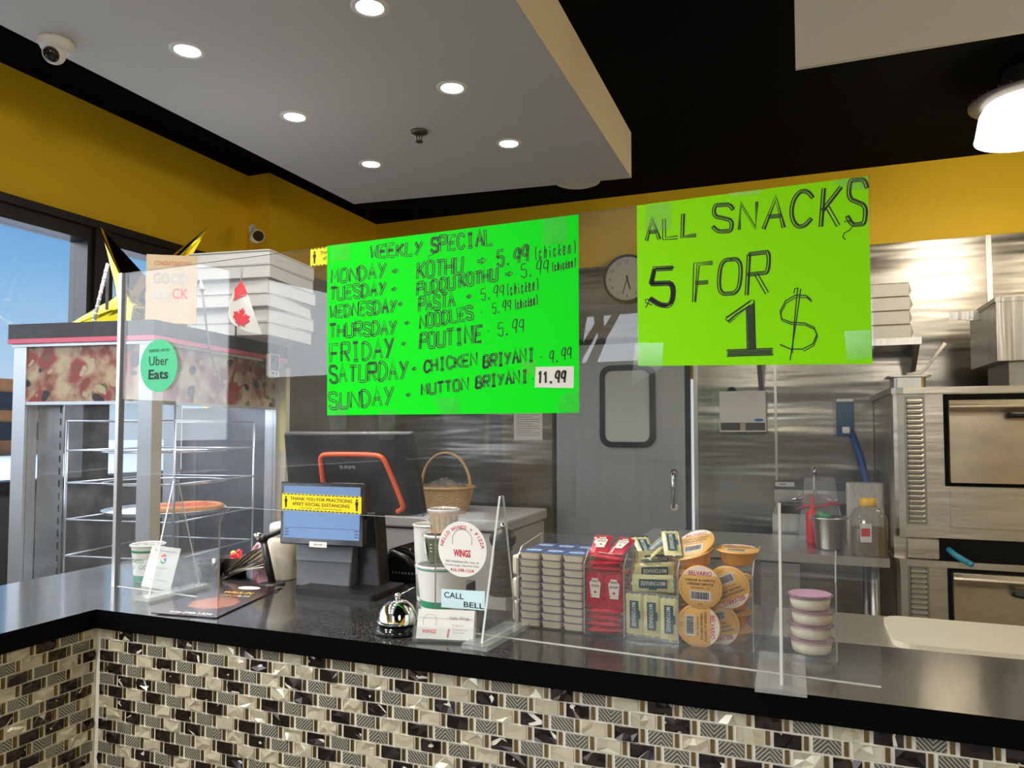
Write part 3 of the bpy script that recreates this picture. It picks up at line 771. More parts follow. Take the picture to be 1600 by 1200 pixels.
sd_ = thing('soap_dispenser', 'dark blue soap dispenser mounted on steel wall above the sink', 'dispenser', (1.615, YB - .012, 1.415))
MB().rbox(-.045, .045, -.09, 0, .025, .185, .012, axis='y').build('tank', blue_dark, sd_)
MB().box(-.042, .042, -.085, 0, .185, .20).build('cap', white_plastic, sd_)
MB().rbox(-.045, .045, -.07, 0, 0, .026, .006, axis='y').build('base', blue_plastic, sd_)
MB().rbox(-.016, .022, -.098, -.09, .01, .045, .006, axis='y').build('push_button', white_plastic, sd_)
sq = MB(); a_ = AY(1330, 672, YB - .06); b_ = AY(1356, 762, YB - .10)
sq.tube([a_, (a_ + b_) / 2 + Vector((.008, 0, 0)), b_, b_ + (b_ - a_) * .35], [.016, .018, .017, .016], 8)
tag(sq.build('mop_handle', blue_plastic), 'blue plastic handle leaning on the steel wall below the soap dispenser', 'handle')
nt_ = MB(); nx0, nx1, nz0, nz1 = -.385, -.185, 1.375, 1.60
nt_.box(nx0, nx1, YB - .0145, YB - .0135, nz0, nz1)
for i in range(11): nt_.box(nx0 + .02, nx1 - .02 - .05 * (i % 3 == 2), YB - .0148, YB - .0145, nz1 - .045 - i * .015, nz1 - .041 - i * .015, 1)
tag(nt_.build('notice_sheet', [white_paper, grey_mid]), 'white printed notice taped to steel wall left of the door', 'notice')
# wall clock
ck = thing('wall_clock', 'round black-rimmed wall clock with white dial, partly behind the lime sign', 'clock', (.385, YB - .012, 2.392))
XF = frame((0, -.03, 0), (1, 0, 0), (0, 0, 1))
R_ = .150
MB().lathe([(R_, 0), (R_ + .004, .02), (R_, .034), (R_ - .011, .036), (R_ - .013, .024)], 48, cap=False, X=frame((0, 0, 0), (1, 0, 0), (0, 0, 1))).build('rim', black_plastic, ck)
MB().disc((0, 0, 0), R_ - .012, 48, 0, frame((0, -.024, 0), (1, 0, 0), (0, 0, 1))).build('dial', M('dial_white', (.66, .65, .62), .5), ck)
nm_ = MB(); XD = frame((0, -.0245, 0), (1, 0, 0), (0, 0, 1))
for k in range(1, 13):
    a = PI / 2 - k * PI / 6; nm_.text(str(k), .108 * math.cos(a), .108 * math.sin(a), .019, XD)
for k in range(60):
    a = k * PI / 30; r0 = .128 if k % 5 else .122
    nm_.stroke([(r0 * math.cos(a), r0 * math.sin(a)), (.133 * math.cos(a), .133 * math.sin(a))], .0015, XD)
nm_.build('numerals', ink_black, ck)
def hand(deg, L, w, nm):
    a = PI / 2 - math.radians(deg); d = Vector((math.cos(a), math.sin(a)))
    MB().stroke([tuple(-d * .02), tuple(d * L)], w, frame((0, -.026, 0), (1, 0, 0), (0, 0, 1))).build(nm, ink_black, ck)
hand(165, .072, .010, 'hour_hand'); hand(197, .105, .006, 'minute_hand')
# things on the work table
jr = thing('spice_jar', 'clear square jar of brown dried herbs with yellow cap', 'jar', (1.655, 2.475, .90), .15)
MB().prism(rrect(-.062, .062, -.062, .062, .02), .002, .115, 'z').build('herbs', M('dried_herbs', (.15, .10, .045), .95, noise=(90, .5)), jr)
jb = MB()
rings = [(.068, 0), (.068, .16), (.050, .195), (.036, .205), (.036, .213)]
v = []; f = []
for r, z in rings: v += [(a, b, z) for a, b in rrect(-r, r, -r, r, r * .4, 4)]
n = len(rrect(-1, 1, -1, 1, .3, 4))
for k in range(4):
    for i in range(n): j = (i + 1) % n; f.append((k * n + i, k * n + j, (k + 1) * n + j, (k + 1) * n + i))
jb.add(v, f, 0, True); jb.build('jar_body', clear('clear_jar', (.85, .83, .78), .05, .9), jr)
MB().lathe([(.034, .208), (.036, .21), (.036, .243), (.032, .245)], 20).build('cap', M('yellow_cap', (.85, .50, .02), .35), jr)
MB().box(-.05, -.004, -.0695, -.0685, .06, .14).box(-.046, -.01, -.0699, -.0695, .085, .12, 1).build('label', [white_paper, red_ink], jr)
kb = MB().lathe([(.026, 0), (.030, .01), (.030, .13), (.022, .155), (.010, .165), (.008, .20), (.004, .225)], 16)
o = kb.build('squeeze_bottle', red_plastic); o.location = (1.43, 2.72, .90); tag(o, 'red plastic squeeze bottle standing on the steel work table', 'bottle')
o = MB().lathe([(.055, 0), (.06, .01), (.072, .135), (.080, .14), (.080, .148), (.070, .148), (.058, .02), (.0001, .015)], 28).build('steel_container', steel); o.location = (1.50, 2.56, .90)
tag(o, 'round stainless container on the work table beside the herb jar', 'container')
gb = MB().tube([(0, 0, 0), (.03, -.01, -.02), (.055, -.01, -.012)], [.012, .018, .008], 8); o = gb.build('spatula', M('green_rubber', (.03, .30, .12), .5)); o.location = (1.45, 2.56, 1.065)
tag(o, 'green utensil tip resting on the rim of the steel container', 'utensil')
rb = random.Random(4); bgm = MB()
bgm.grid(lambda u, v: (.11 * math.cos(2 * PI * u) * (1 + .15 * math.sin(7 * u * PI)) * (1 - .35 * v), .05 * math.sin(2 * PI * u), .30 * v + rb.uniform(-.012, .012) * (v > .1)), 28, 10)
o = bgm.build('plastic_bag', bag_clear); o.location = (1.46, 2.86, .90); tag(o, 'crumpled clear plastic bag with red print behind the herb jar', 'bag')
rb2 = MB()
rb2.tube([(-.10, -.03, .15), (-.06, -.052, .17), (0, -.056, .165), (.05, -.052, .185), (.12, -.02, .178)], [.003, .007, .004, .008, .003], 6)
rb2.build('red_print', red_plastic, o)
ct2 = thing('paper_carton', 'worn white paper sack standing behind the herb jar', 'sack', (1.655, 2.80, .90))
MB().rbox(-.07, .09, -.05, .05, 0, .29, .02).build('sack_body', M('worn_paper', (.55, .52, .48), .9, noise=(40, .5, (3, 3, .6))), ct2)
# pale prep table behind the counter, with a pale slab standing in for its bright reflection
pt = thing('prep_table', 'low stainless prep table just behind the counter at the right', 'table', (0, 0, 0))
MB().box(1.30, 3.0, .98, 1.385, .845, .88).build('table_top', M('pale_steel', (.66, .64, .58), .35, .9, bump=(3, .08)), pt)
for x_, y_ in ((1.34, 1.0), (2.9, 1.0), (1.34, 1.36), (2.9, 1.36)): MB().cyl((x_, y_, 0), (x_, y_, .845), .02).build('leg', steel_dull, pt)
cb = MB().prism(rrect(1.60, 2.5, 1.02, 1.335, .05, 5), .8805, .895); tag(cb.build('reflection_slab', M('reflection_slab', (.72, .68, .56), .4)), 'pale rounded slab standing in for the bright reflection on prep table at right edge', 'reflection')  # slab added where the steel top only shows a bright reflection
# chest freezer with wicker basket
fz = thing('chest_freezer', 'white chest freezer against the steel wall behind the till', 'freezer', (0, 0, 0))
o = MB().box(-1.30, -.125, 2.64, 3.30, .05, .875).build('freezer_body', M('freezer_white', (.50, .50, .51), .4), fz); bevel(o, .01)
o = MB().box(-1.31, -.11, 2.62, 3.31, .885, .95).build('lid', MATS['freezer_white'], fz); bevel(o, .012)
MB().box(-1.29, -.13, 2.65, 3.29, 0, .05).build('base', black_plastic, fz)
bk = thing('wicker_basket', 'round wicker basket with tall hoop handle on the white freezer', 'basket', (-.60, 2.86, .951))
bm = MB(); N_ = 64; v = []; f = []; ROWS = 15
for k in range(ROWS * 2 + 1):
    z = .150 * k / (ROWS * 2); r = .125 + .045 * (z / .150) ** .8
    for i in range(N_): 
        a = 2 * PI * i / N_; w = .0045 * math.sin(i * PI / 2 + (PI if (k // 2) % 2 else 0)) * (1 if k % 2 else .2)
        v.append(((r + w) * math.cos(a), (r + w) * math.sin(a), z))
for k in range(ROWS * 2):
    for i in range(N_): j = (i + 1) % N_; f.append((k * N_ + i, k * N_ + j, (k + 1) * N_ + j, (k + 1) * N_ + i))
bm.add(v, f, 0, True); bm.lathe([(.0001, .004), (.125, .0)], 32, cap=False); bm.build('woven_bowl', wicker, bk)
rm = MB(); rm.tube([(.172 * math.cos(2 * PI * i / 40), .172 * math.sin(2 * PI * i / 40), .152) for i in range(40)], .009, 8, closed=True); rm.build('rim', wicker, bk)
hm = MB(); 
for s_ in (-1, 1): hm.tube([(.165 * math.cos(PI * i / 24), s_ * .006, .10 + .255 * math.sin(PI * i / 24) ** .8) for i in range(25)], .0065, 8)
hm.build('handle', wicker, bk)
rb = random.Random(8); o = MB().grid(lambda u, v: (.14 * v * math.cos(2 * PI * u), .14 * v * math.sin(2 * PI * u), .15 + .05 * (1 - v) + rb.uniform(-.02, .02)), 20, 6).build('clear_wrap', bag_clear); o.location = (-.60, 2.86, .951)
tag(o, 'crumpled clear wrapping inside the wicker basket', 'wrapping')
# wire shelving at the left wall
ws = thing('wire_shelving', 'chrome wire shelving unit behind the pizza warmer', 'shelving', (-1.40, 1.80, 0))
for x_ in (.02, .62):
    for y_ in (.02, .42): MB().cyl((x_, y_, 0), (x_, y_, 1.36), .012, n=8).build('post', alu, ws)
for z in (.55, .93, 1.275):
    m_ = MB()
    for y_ in (.0, .44):
        m_.tube([(0, y_, z), (.64, y_, z)], .004, 6).tube([(0, y_, z - .045), (.64, y_, z - .045)], .004, 6)
        m_.tube([(.02 + i * .03, y_, z - (.045 if i % 2 else 0)) for i in range(21)], .003, 5)
    for i in range(17): m_.tube([(i * .04, 0, z), (i * .04, .44, z)], .0025, 4)
    m_.build('wire_shelf', alu, ws)
for i, (x_, z, w, h) in enumerate(((.05, 1.281, .26, .15), (.34, 1.281, .26, .12), (.04, .936, .28, .18), (.34, .936, .26, .22))):
    o = MB().box(0, w, 0, .34, 0, h).build('storage_box', M('grey_tote', (.16, .17, .20), .6) if i % 2 else M('brown_tote', (.20, .17, .15), .8)); o.location = (-1.40 + x_, 1.84, z)
    tag(o, '%s storage box on the %s wire shelf behind the warmer' % (('brown', 'dark grey')[i % 2], ('upper', 'lower')[i // 2]), 'box')

# ================================================================== PIZZA WARMER
WC = AD(240, 503, 2.30)                                  # front corner, crown top
ux = Vector((-.978, -.166, 0)).normalized(); uy = Vector((.160, .987, 0)).normalized(); ux = Vector((-.988, -.155, 0)).normalized(); uy = Vector((.155, .988, 0)).normalized()
WT = 1.785; WA = .515; WD = .78
wm = thing('pizza_warmer', 'lit glass pizza display warmer with pizza-print crown and grey posts', 'food warmer', (WC.x, WC.y, 0), math.atan2(-ux.y, -ux.x))
# local: x from 0 (front corner) to -WA (left), y from 0 to WD (back)
post = .048
def lb(nm, m, x0, x1, y0, y1, z0, z1, label=None): return MB().box(x0, x1, y0, y1, z0, z1).build(nm, m, wm, label)
zb = .82; zg0, zg1 = 1.535, 1.715
lb('base_cabinet', steel_dull, -WA, 0, 0, WD, 0, zb)
for (x0, y0) in ((-post, 0), (-WA, 0), (-post, WD - post), (-WA, WD - post)):
    lb('post', alu, x0, x0 + post, y0, y0 + post, zb, zg1)
lb('corner_trim', alu_beige, 0, .001, .002, post, zb, zg1, 'beige side of the front corner post')
lb('crown_band', M('crown_black', (.035, .038, .045), .6, noise=(25, .5)), -WA - .012, .012, -.012, WD + .012, 1.737, WT)
lb('crown_stripe', M('crown_pink', (.50, .10, .17), .5), -WA - .013, .013, -.013, WD + .013, 1.722, 1.737)
lb('crown_ledge', alu, -WA - .004, .004, -.004, WD + .004, 1.712, 1.722)
lb('front_graphic', pizza_photo, -WA + post, -post, .004, .010, zg0, zg1 - .003)
lb('side_graphic', pizza_photo, -.010, -.004, post, WD - post, zg0, zg1 - .003)
lb('graphic_frame', alu, -WA + post, -post, .002, .012, zg0 - .010, zg0); lb('graphic_frame', alu, -.012, -.002, post, WD - post, zg0 - .010, zg0)
lb('ceiling_panel', steel, -WA + .01, -.01, .014, WD - .01, zg0 + .02, zg0 + .03)
lb('lamp', M('warmer_lamp', (1, 1, 1), .5, emit=(.92, .96, 1), es=5), -WA * .62, -WA * .38, .06, WD - .06, zg0 + .006, zg0 + .018, 'white strip light in the roof')
lb('floor_panel', steel, -WA + .005, -.005, .005, WD - .005, zb, zb + .01)
lb('front_pane', warmer_glass, -WA + post, -post, .010, .014, zb + .02, zg0 - .01); lb('side_pane', warmer_glass, -.014, -.010, post, WD - post, zb + .02, zg0 - .01)
lb('inner_wall', steel_dull, -WA + post + .004, -WA + post + .10, .05, .054, zb, zg0, 'brushed steel inner side panel')
sl = MB()
for i in range(17): sl.box(-WA + post + .088, -WA + post + .093, .0485, .0498, zb + .04 + i * .04, zb + .062 + i * .04)
sl.build('slot_strip', black_matte, wm)
lb('back_panel', M('dark_back_steel', (.16, .17, .20), .35, .9), -WA + .06, -post, WD - .012, WD - .006, zb, zg0, 'brushed steel back panel')
lb('label_post', M('beige_post', (.50, .46, .38), .6), .0, .034, WD - .03, WD, zb + .25, zg1 - .02, 'beige rear post with yellow ruler label')
lb('ruler_label', M('pale_yellow', (.58, .55, .22), .6), .007, .027, WD - .031, WD - .0302, 1.36, 1.56)
l = bpy.data.lights.new('warmer_glow', 'AREA'); l.energy = 2.0; l.size = .25; l.color = (.9, .95, 1)
lo = bpy.data.objects.new('warmer_glow', l); COL.objects.link(lo); lo.parent = wm; lo.location = (-WA / 2, WD / 2, zg0)
rk = MB(); rx0, rx1, ry0, ry1 = -.445, -.028, .15, .62
for x_ in (rx0, rx1):
    for y_ in (ry0, ry1): rk.cyl((x_, y_, zb), (x_, y_, zg0 - .06), .0045, n=6)
for z in (.90, 1.02, 1.1415, 1.265, 1.375, 1.475):
    rk.tube([(rx0, ry0, z), (rx1, ry0, z)], .003, 5).tube([(rx0, ry1, z), (rx1, ry1, z)], .003, 5).tube([(rx0, ry0, z), (rx0, ry1, z)], .003, 5).tube([(rx1, ry0, z), (rx1, ry1, z)], .003, 5)
for z in (1.258, 1.368): rk.tube([(-.237 + .205 * math.cos(2 * PI * i / 40), .385 + .205 * math.sin(2 * PI * i / 40), z) for i in range(40)], .003, 5, closed=True)
rk.build('wire_rack', alu, wm)
li = MB()
for i in range(14): li.ball((-.39, .52, zb + .05 + i * .045), .006, 8)
li.build('light_beads', M('bead_light', (1, 1, 1), .4, emit=(.75, .88, 1), es=2.5), wm)
wl_ = lambda x, y, z: wm.matrix_basis @ Vector((x, y, z))
WMAT = Matrix.Translation((WC.x, WC.y, 0)) @ Matrix.Rotation(math.atan2(-ux.y, -ux.x), 4, 'Z')
def place(o, x, y, z): o.location = WMAT @ Vector((x, y, z)); o.rotation_euler = (0, 0, wm.rotation_euler.z)
tr = thing('pizza_tray', 'round metal tray on the rack inside the warmer', 'tray'); place(tr, -.237, .385, 1.1475)
MB().lathe([(.0001, 0), (.19, 0), (.205, .012), (.2075, .014), (.205, .015), (.19, .004), (.0001, .003)], 48, cap=False).build('pan', M('tray_metal', (.72, .73, .74), .3, .7), tr)
o = MB().lathe([(.0001, .0045), (.187, .0052)], 40, cap=False).build('liner_paper', white_paper, tr)
pz = thing('pizza', 'baked red-topped pizza lying on the tray inside the warmer', 'pizza'); place(pz, -.155, .40, 1.1545)
MB().lathe([(.0001, .013), (.095, .013), (.112, .022), (.122, .018), (.124, .006), (.118, 0), (.0001, 0)], 40, cap=False).build('crust', M('pizza_crust', (.50, .22, .07), .7, noise=(25, .4)), pz)
rb = random.Random(2); tp = MB()
tp.grid(lambda u, v: (.106 * v * math.cos(2 * PI * u), .106 * v * math.sin(2 * PI * u), .0165 + rb.uniform(-.003, .004)), 30, 8); tp.build('topping', M('pizza_sauce', (.48, .07, .02), .5, noise=(40, .6)), pz)

# things on top of the warmer
bx_c = AD(418, 519, 2.68); bx_c.z = WT + .001
for k in range(6):
    b = MB(); w = .33; h = .052
    b.box(-w, 0, 0, w, 0, h - .004, 0); b.box(-w - .002, .002, -.003, w, h - .004, h, 0)
    b.box(-w + .01, -.002, -.0012, -.0005, .0, .0025, 1); b.box(.0004, .001, .002, w, 0, .0025, 1)
    o = b.build('pizza_box', [dimmed_card, M('shadow_gap', (.10, .10, .10), .9)]); o.location = (bx_c.x + (.004, -.006, .005, -.004, .006, 0)[k], bx_c.y + (.0, .006, -.003, .004, 0, .005)[k], WT + .001 + k * (h + .0006))
    o.rotation_euler = (0, 0, math.radians(8 + (1.5, -1, 2, -2, 1, 0)[k]))
    tag(o, 'white pizza box stacked on the pizza warmer, %s' % ['bottom of six', 'second from bottom', 'third from bottom', 'third from top', 'second from top', 'top of the pile'][k], 'pizza box', 'pizza boxes on the warmer')
# greeting board
gc = thing('greeting_board', 'beige congratulations board with coloured lettering on top of the warmer', 'greeting board'); ga = AD(229, 397, 2.37); gb_ = AD(308, 404, 2.40)
gw = (Vector((gb_.x, gb_.y)) - Vector((ga.x, ga.y))).length; gc.location = (ga.x, ga.y, WT); gc.rotation_euler = (0, 0, math.atan2(gb_.y - ga.y, gb_.x - ga.x))
gh = ga.z - WT
MB().box(0, gw, 0, .006, 0, gh).build('board', M('beige_board', (.40, .31, .20), .8), gc)
XG = frame((0, -.0008, 0), (1, 0, 0), (0, 0, 1)); mbt = MB(); mbt.text('CONGRATULATIONS', gw * .52, gh * .88, .014, XG, w=gw * .72); mbt.build('small_lettering', M('rust_ink', (.40, .10, .06), .7), gc)
XG2 = XG
for i, (tx, xx, zz, mm) in enumerate((('GO', .30, .66, grey_mid), ('OD', .66, .66, M('slate_ink', (.25, .25, .30), .7)), ('LU', .30, .44, M('blue_grey_ink', (.30, .34, .42), .7)), ('CK', .68, .44, red_ink))):
    m_ = MB(); m_.text(tx, gw * xx, gh * zz, .034, XG2, w=gw * .32, bold=.01); m_.build('lettering', mm, gc)
# gold foil star balloon
sc_ = AD(222, 478, 3.15); Rs = .43; ang = [-90 + 72 * k for k in range(5)]
v = []; f = []; nn = 10; rnd = random.Random(3)
outl = []
for k in range(5):
    a = math.radians(ang[k]); outl.append((Rs * math.cos(a), Rs * math.sin(a))); a2 = math.radians(ang[k] + 36); outl.append((Rs * .30 * math.cos(a2), Rs * .30 * math.sin(a2)))
dense = []
for i in range(10):
    a, b = outl[i], outl[(i + 1) % 10]
    for j in range(6): t_ = j / 6; dense.append((a[0] * (1 - t_) + b[0] * t_, a[1] * (1 - t_) + b[1] * t_))
st = MB(); m_ = len(dense); prof = [(1.0, 0.0), (.93, .30), (.80, .55), (.6, .78), (.38, .92), (.18, .98)]
for sgn in (1, -1):
    vs = []; fs = []
    for k, (sc, hh) in enumerate(prof):
        for i, (a, b) in enumerate(dense):
            rl = math.hypot(a, b) / Rs; wob = 1 + .08 * math.sin(i * 2.7 + k) * (k < 4)
            vs.append((a * sc, sgn * -.062 * hh * wob * (1.15 - .75 * rl * sc), b * sc))
    vs.append((0, sgn * -.068, 0))
    for k in range(len(prof) - 1):
        for i in range(m_): j = (i + 1) % m_; fs.append((k * m_ + i, k * m_ + j, (k + 1) * m_ + j, (k + 1) * m_ + i))
    for i in range(m_): fs.append(((len(prof) - 1) * m_ + i, (len(prof) - 1) * m_ + (i + 1) % m_, len(vs) - 1))
    st.add(vs, fs, 0, True)
o = st.build('star_balloon', gold_foil); o.location = sc_; o.rotation_euler = (math.radians(-6), math.radians(3), math.radians(12)); tag(o, 'shiny gold foil star balloon behind the pizza warmer crown', 'balloon')
# lit plastic stick, bent dark stick, flag
sk_ = MB(); e0 = AD(145, 487, 2.50); e0.z = WT + .004; sk_.tube([e0, AD(168, 413, 2.50), AD(167, 484, 2.56)], .006, 8)
for i in range(9):
    q = e0.lerp(AD(168, 413, 2.50), i / 9); sk_.ball(q, .0068, 6)
tag(sk_.build('balloon_stick', M('clear_stick', (.70, .74, .78), .2, coat=.5)), 'bent clear plastic stick with small lights beside the window frame', 'stick')
fp = thing('flag_stick', 'thin bent dark stick with white tip in front of the pizza boxes', 'stick')
_wi = WMAT.inverted(); _o = _wi @ CAM
def side_depth(px, py):
    d = (_wi.to_3x3() @ ray(px, py)); return (.019 - _o.x) / d.x
pts = [AD(x_, y_, side_depth(x_, y_)) for x_, y_ in ((316, 452), (320, 490), (325, 530), (334, 568), (345, 604))]
MB().tube(pts, .0035, 6).build('stick', M('stick_grey', (.18, .17, .17), .5), fp)
MB().cyl(pts[0] - Vector((0, 0, .003)), pts[0] + Vector((-.008, 0, .034)), .010, .001, 10).build('tip', white_plastic, fp)
fl_ = thing('canada_flag', 'small red and white Canadian flag hanging beside the pizza boxes', 'flag')
XF2 = frame(AD(355, 522, 2.57), RT, (0, 0, 1)); kf = 2.57 / F
def fpt(x_, y_): return ((x_ - 355) * kf, (522 - y_) * kf)
outl_f = [fpt(*p) for p in ((376, 437), (386, 458), (398, 492), (409, 522), (385, 518), (372, 512), (361, 503), (356, 490), (358, 470), (366, 452))]
def cloth(poly, z, mi, mb): return mb.add([(a, b, z + .004 * math.sin(a * 90)) for a, b in poly], [tuple(range(len(poly)))], mi, False, XF2)
m_ = MB(); cloth(outl_f, 0, 0, m_); cloth([fpt(*p) for p in ((376, 437), (386, 458), (366, 464), (366, 452))], .002, 1, m_)
cloth([fpt(*p) for p in ((366, 464), (387, 460), (364, 470))], .0022, 1, m_)
leaf = [(0, -22), (2, -10), (16, -12), (13, -6), (24, 4), (19, 6), (21, 13), (12, 11), (11, 15), (4, 7), (6, 20), (2, 17), (-1, 24), (-6, 16), (-10, 18), (-7, 7), (-14, 13), (-15, 9), (-22, 8), (-18, 2), (-20, -3), (-9, -7), (-10, -12), (-2, -10)]
ca, sa = math.cos(-.35), math.sin(-.35)
m_.add([((376 - 355 + (a * ca - b * sa) * .62) * kf, (522 - 498 + (a * sa + b * ca) * .78) * kf, .0035) for a, b in leaf], [tuple(range(len(leaf)))], 1, False, XF2)
m_.build('cloth', [white_paper, M('flag_red', (.62, .02, .04), .6)], fl_)
MB().tube([AD(378, 418, 2.585), AD(377, 440, 2.585), AD(370, 470, 2.575), AZ(368, 526, WT)], .003, 6).build('pole', M('stick_grey'), fl_)
tm = thing('digital_timer', 'small white digital timer with dark screen on the warmer side', 'timer'); place(tm, .0, .665, 1.655)
MB().rbox(.013, .030, -.035, .035, .0, .088, .005, axis='x').build('case', white_plastic, tm); MB().box(.0300, .0306, -.030, .030, .024, .084).build('screen', black_gloss, tm)
m_ = MB()
for y_ in (-.018, -.006, .014): m_.cyl((.030, y_, .012), (.0315, y_, .012), .0045, n=10)
m_.build('buttons', black_plastic, tm); MB().box(.0306, .0309, -.014, .016, .038, .074).build('display', M('lcd', (.10, .12, .10), .4), tm)

# ================================================================== CLEAR SCREEN ON THE COUNTER
P0 = AZ(181, 916, ZC); P1 = AZ(1377, 1074, ZC); dv = (P1 - P0); PL = dv.length; dv.normalize(); PRZ = math.atan2(dv.y, dv.x)
nv = Vector((dv.y, -dv.x, 0))                            # towards the customer
def PS(px, py):
    """point on the screen's plane as (distance along it, height above the counter)"""
    r = ray(px, py); t_ = (P0 - CAM).dot(nv) / r.dot(nv); q = CAM + r * t_; return (q - P0).dot(dv), q.z - ZC
PM = Matrix.Translation((P0.x, P0.y, ZC)) @ Matrix.Rotation(PRZ, 4, 'Z')
def on_panel(o, s_=0, y=0, z=0): o.location = PM @ Vector((s_, y, z)); o.rotation_euler = (0, 0, PRZ)
TH = .0025
pnl = thing('sneeze_guard', 'tall clear acrylic screen with pass-through standing along the counter', 'screen'); on_panel(pnl)
PH = .758
c0, c1, chh, cr = .334, .891, .205, .048
outp = [(0, 0), (c0, 0)] + [(c0 + cr - cr * math.cos(a), chh - cr + cr * math.sin(a)) for a in [PI / 2 * k / 6 for k in range(7)]] + \
       [(c1 - .03 + .03 * math.sin(a), chh - .03 + .03 * math.cos(a)) for a in [PI / 2 * k / 6 for k in range(7)]] + [(c1, 0), (PL, 0), (PL, PH), (0, PH)]
MB().prism(outp, -TH, TH, 'y', 0, side=1).build('panel', [acrylic, acrylic_edge], pnl)
for a_, b_ in ((.006, c0), (c1, PL)): MB().box(a_, b_, -.0028, .0028, 0, .0010).build('edge_glow_strip', M('edge_glow', (.55, .56, .54), .3), pnl)  # pale strip added to imitate light glowing in the screen's lower edge
MB().box(-.007, .004, -.007, .007, 0, PH).box(.004, .0055, -.0072, .0072, 0, PH, 1).build('edge_channel', [M('channel_metal', (.66, .67, .68), .3, .6), grey_plastic], pnl, 'pale metal channel along the left edge')
PI_ = PM.inverted()
def fin(px_near, py_near, px_far, py_far, apex_h, bw0, bw1):
    a = PI_ @ AZ(px_near, py_near, ZC); b = PI_ @ AZ(px_far, py_far, ZC)
    s_ = (a.x + b.x) / 2; ang_ = math.atan2(b.y - a.y, b.x - a.x); L_ = math.hypot(b.x - a.x, b.y - a.y)
    X = Matrix.Translation((a.x, a.y, 0)) @ Matrix.Rotation(ang_, 4, 'Z'); k = -a.y / max(1e-3, (b.y - a.y)) * L_
    MB().prism([(.006, .008), (L_ - .004, .008), (k + .007, apex_h), (k - .007, apex_h)], -.002, .002, 'y', 0, X, side=1).build('brace_fin', [acrylic_fin, acrylic_edge], pnl)
    MB().box(-.012, L_ + .012, -bw0, bw1, .0004, .0085, 0, X).build('foot_plate', [acrylic_base], pnl)
fin(229, 938, 313, 918, .257, .022, .022); fin(750, 1014, 808, 982, .255, .020, .030); fin(1221, 1082, 1223, 1032, .262, .034, .036)

def panel_thing(name, label, cat, y, group=None):
    t = thing(name, label, cat, group=group); on_panel(t, 0, y, 0); return t
XP = frame((0, 0, 0), (1, 0, 0), (0, 0, 1))
XT = frame((0, -.0006, 0), (1, 0, 0), (0, 0, 1)); XT2 = frame((0, -.0009, 0), (1, 0, 0), (0, 0, 1))
def sheet(px, mats, t, th=.0004, nm='sheet', crn=0):
    q = [PS(*p) for p in px]
    return MB().prism(q, -th, 0, 'y').build(nm, mats, t), q
# ---- weekly special poster
w1 = panel_thing('weekly_special_poster', 'bright green handwritten poster headed WEEKLY SPECIAL taped to clear screen', 'poster', -.0034)
sheet([(513, 649), (906, 645), (905, 336), (513, 385)], neon_green, w1, nm='card')
def z1(x, y): return PS(500 + x / 3.636, 330 + y / 3.636)
lt = MB(); PXM = 1 / (3.636 * 800)                       # metres per zoomed pixel on the poster, about
def wr(s_, x0, y0, x1, y1, h, dbl=0, w=.0020, fill=0, mb=None, zf=None, X=XT, k=PXM):
    zf = zf or z1; a = zf(x0, y0); b = zf(x1, y1)
    lettering(mb or lt, s_, a[0], a[1], b[0], b[1], h * k, X, w, dbl * k, fill)
for a in (('WEEKLY', 292, 268, 590, 248, 74), ('SPECIAL', 632, 236, 995, 190, 80), ('MONDAY', 68, 410, 388, 380, 82), ('TUESDAY', 60, 508, 384, 476, 78), ('WEDNESDAY', 62, 608, 444, 574, 72),
          ('THURSDAY', 58, 720, 450, 700, 80), ('FRIDAY', 64, 860, 434, 832, 108), ('SATURDAY', 58, 976, 514, 955, 100), ('SUNDAY', 56, 1124, 432, 1100, 98), ('KOTHU', 556, 386, 822, 352, 88),
          ('PUDDU', 556, 482, 778, 440, 68), ('KOTHU', 795, 436, 1018, 392, 66), ('PASTA', 565, 574, 778, 540, 76), ('NOODLES', 570, 670, 882, 610, 72), ('POUTINE', 570, 784, 932, 740, 88)):
    wr(*a, dbl=6.2)
for a in (('CHICKEN', 594, 918, 905, 872, 66), ('BRIYANI', 930, 890, 1228, 850, 66), ('MUTTON', 580, 1044, 855, 1012, 62), ('BRIYANI', 888, 1006, 1192, 970, 62)): wr(*a, dbl=4.5)
wr('5.99', 1008, 318, 1200, 285, 82, dbl=5)
for a in (('(chicken)', 1222, 280, 1466, 238, 62), ('5.99', 1143, 384, 1312, 350, 72), ('(chicken)', 1322, 346, 1462, 316, 44), ('5.99', 916, 512, 1058, 480, 62), ('(chicken)', 1066, 484, 1252, 448, 60),
          ('5.99', 982, 588, 1096, 560, 56), ('(chicken)', 1112, 562, 1246, 530, 50), ('5.99', 1012, 716, 1172, 684, 72), ('9.99', 1305, 868, 1440, 836, 62),
          ('>', 408, 374, 462, 366, 62), ('>', 406, 474, 450, 466, 56), ('>', 446, 556, 482, 550, 52), ('>', 482, 662, 524, 656, 50), ('>', 464, 780, 502, 776, 52), ('>', 524, 922, 562, 918, 52), ('>', 488, 1070, 530, 1068, 54),
          ('>', 890, 330, 964, 318, 82), ('>', 1050, 396, 1112, 386, 66), ('>', 832, 516, 876, 508, 54), ('-', 912, 606, 936, 602, 50), ('-', 950, 716, 976, 712, 56), ('-', 1250, 860, 1275, 856, 50), ('-', 1205, 985, 1228, 980, 50)):
    wr(*a)
a = [z1(*p) for p in ((672, 232), (640, 250), (618, 258), (628, 272))]; lt.stroke(a, .0015, XT)
lt.build('handwriting', ink, w1)
pp = [z1(*p) for p in ((1226, 1002), (1446, 1006), (1448, 882), (1230, 886))]
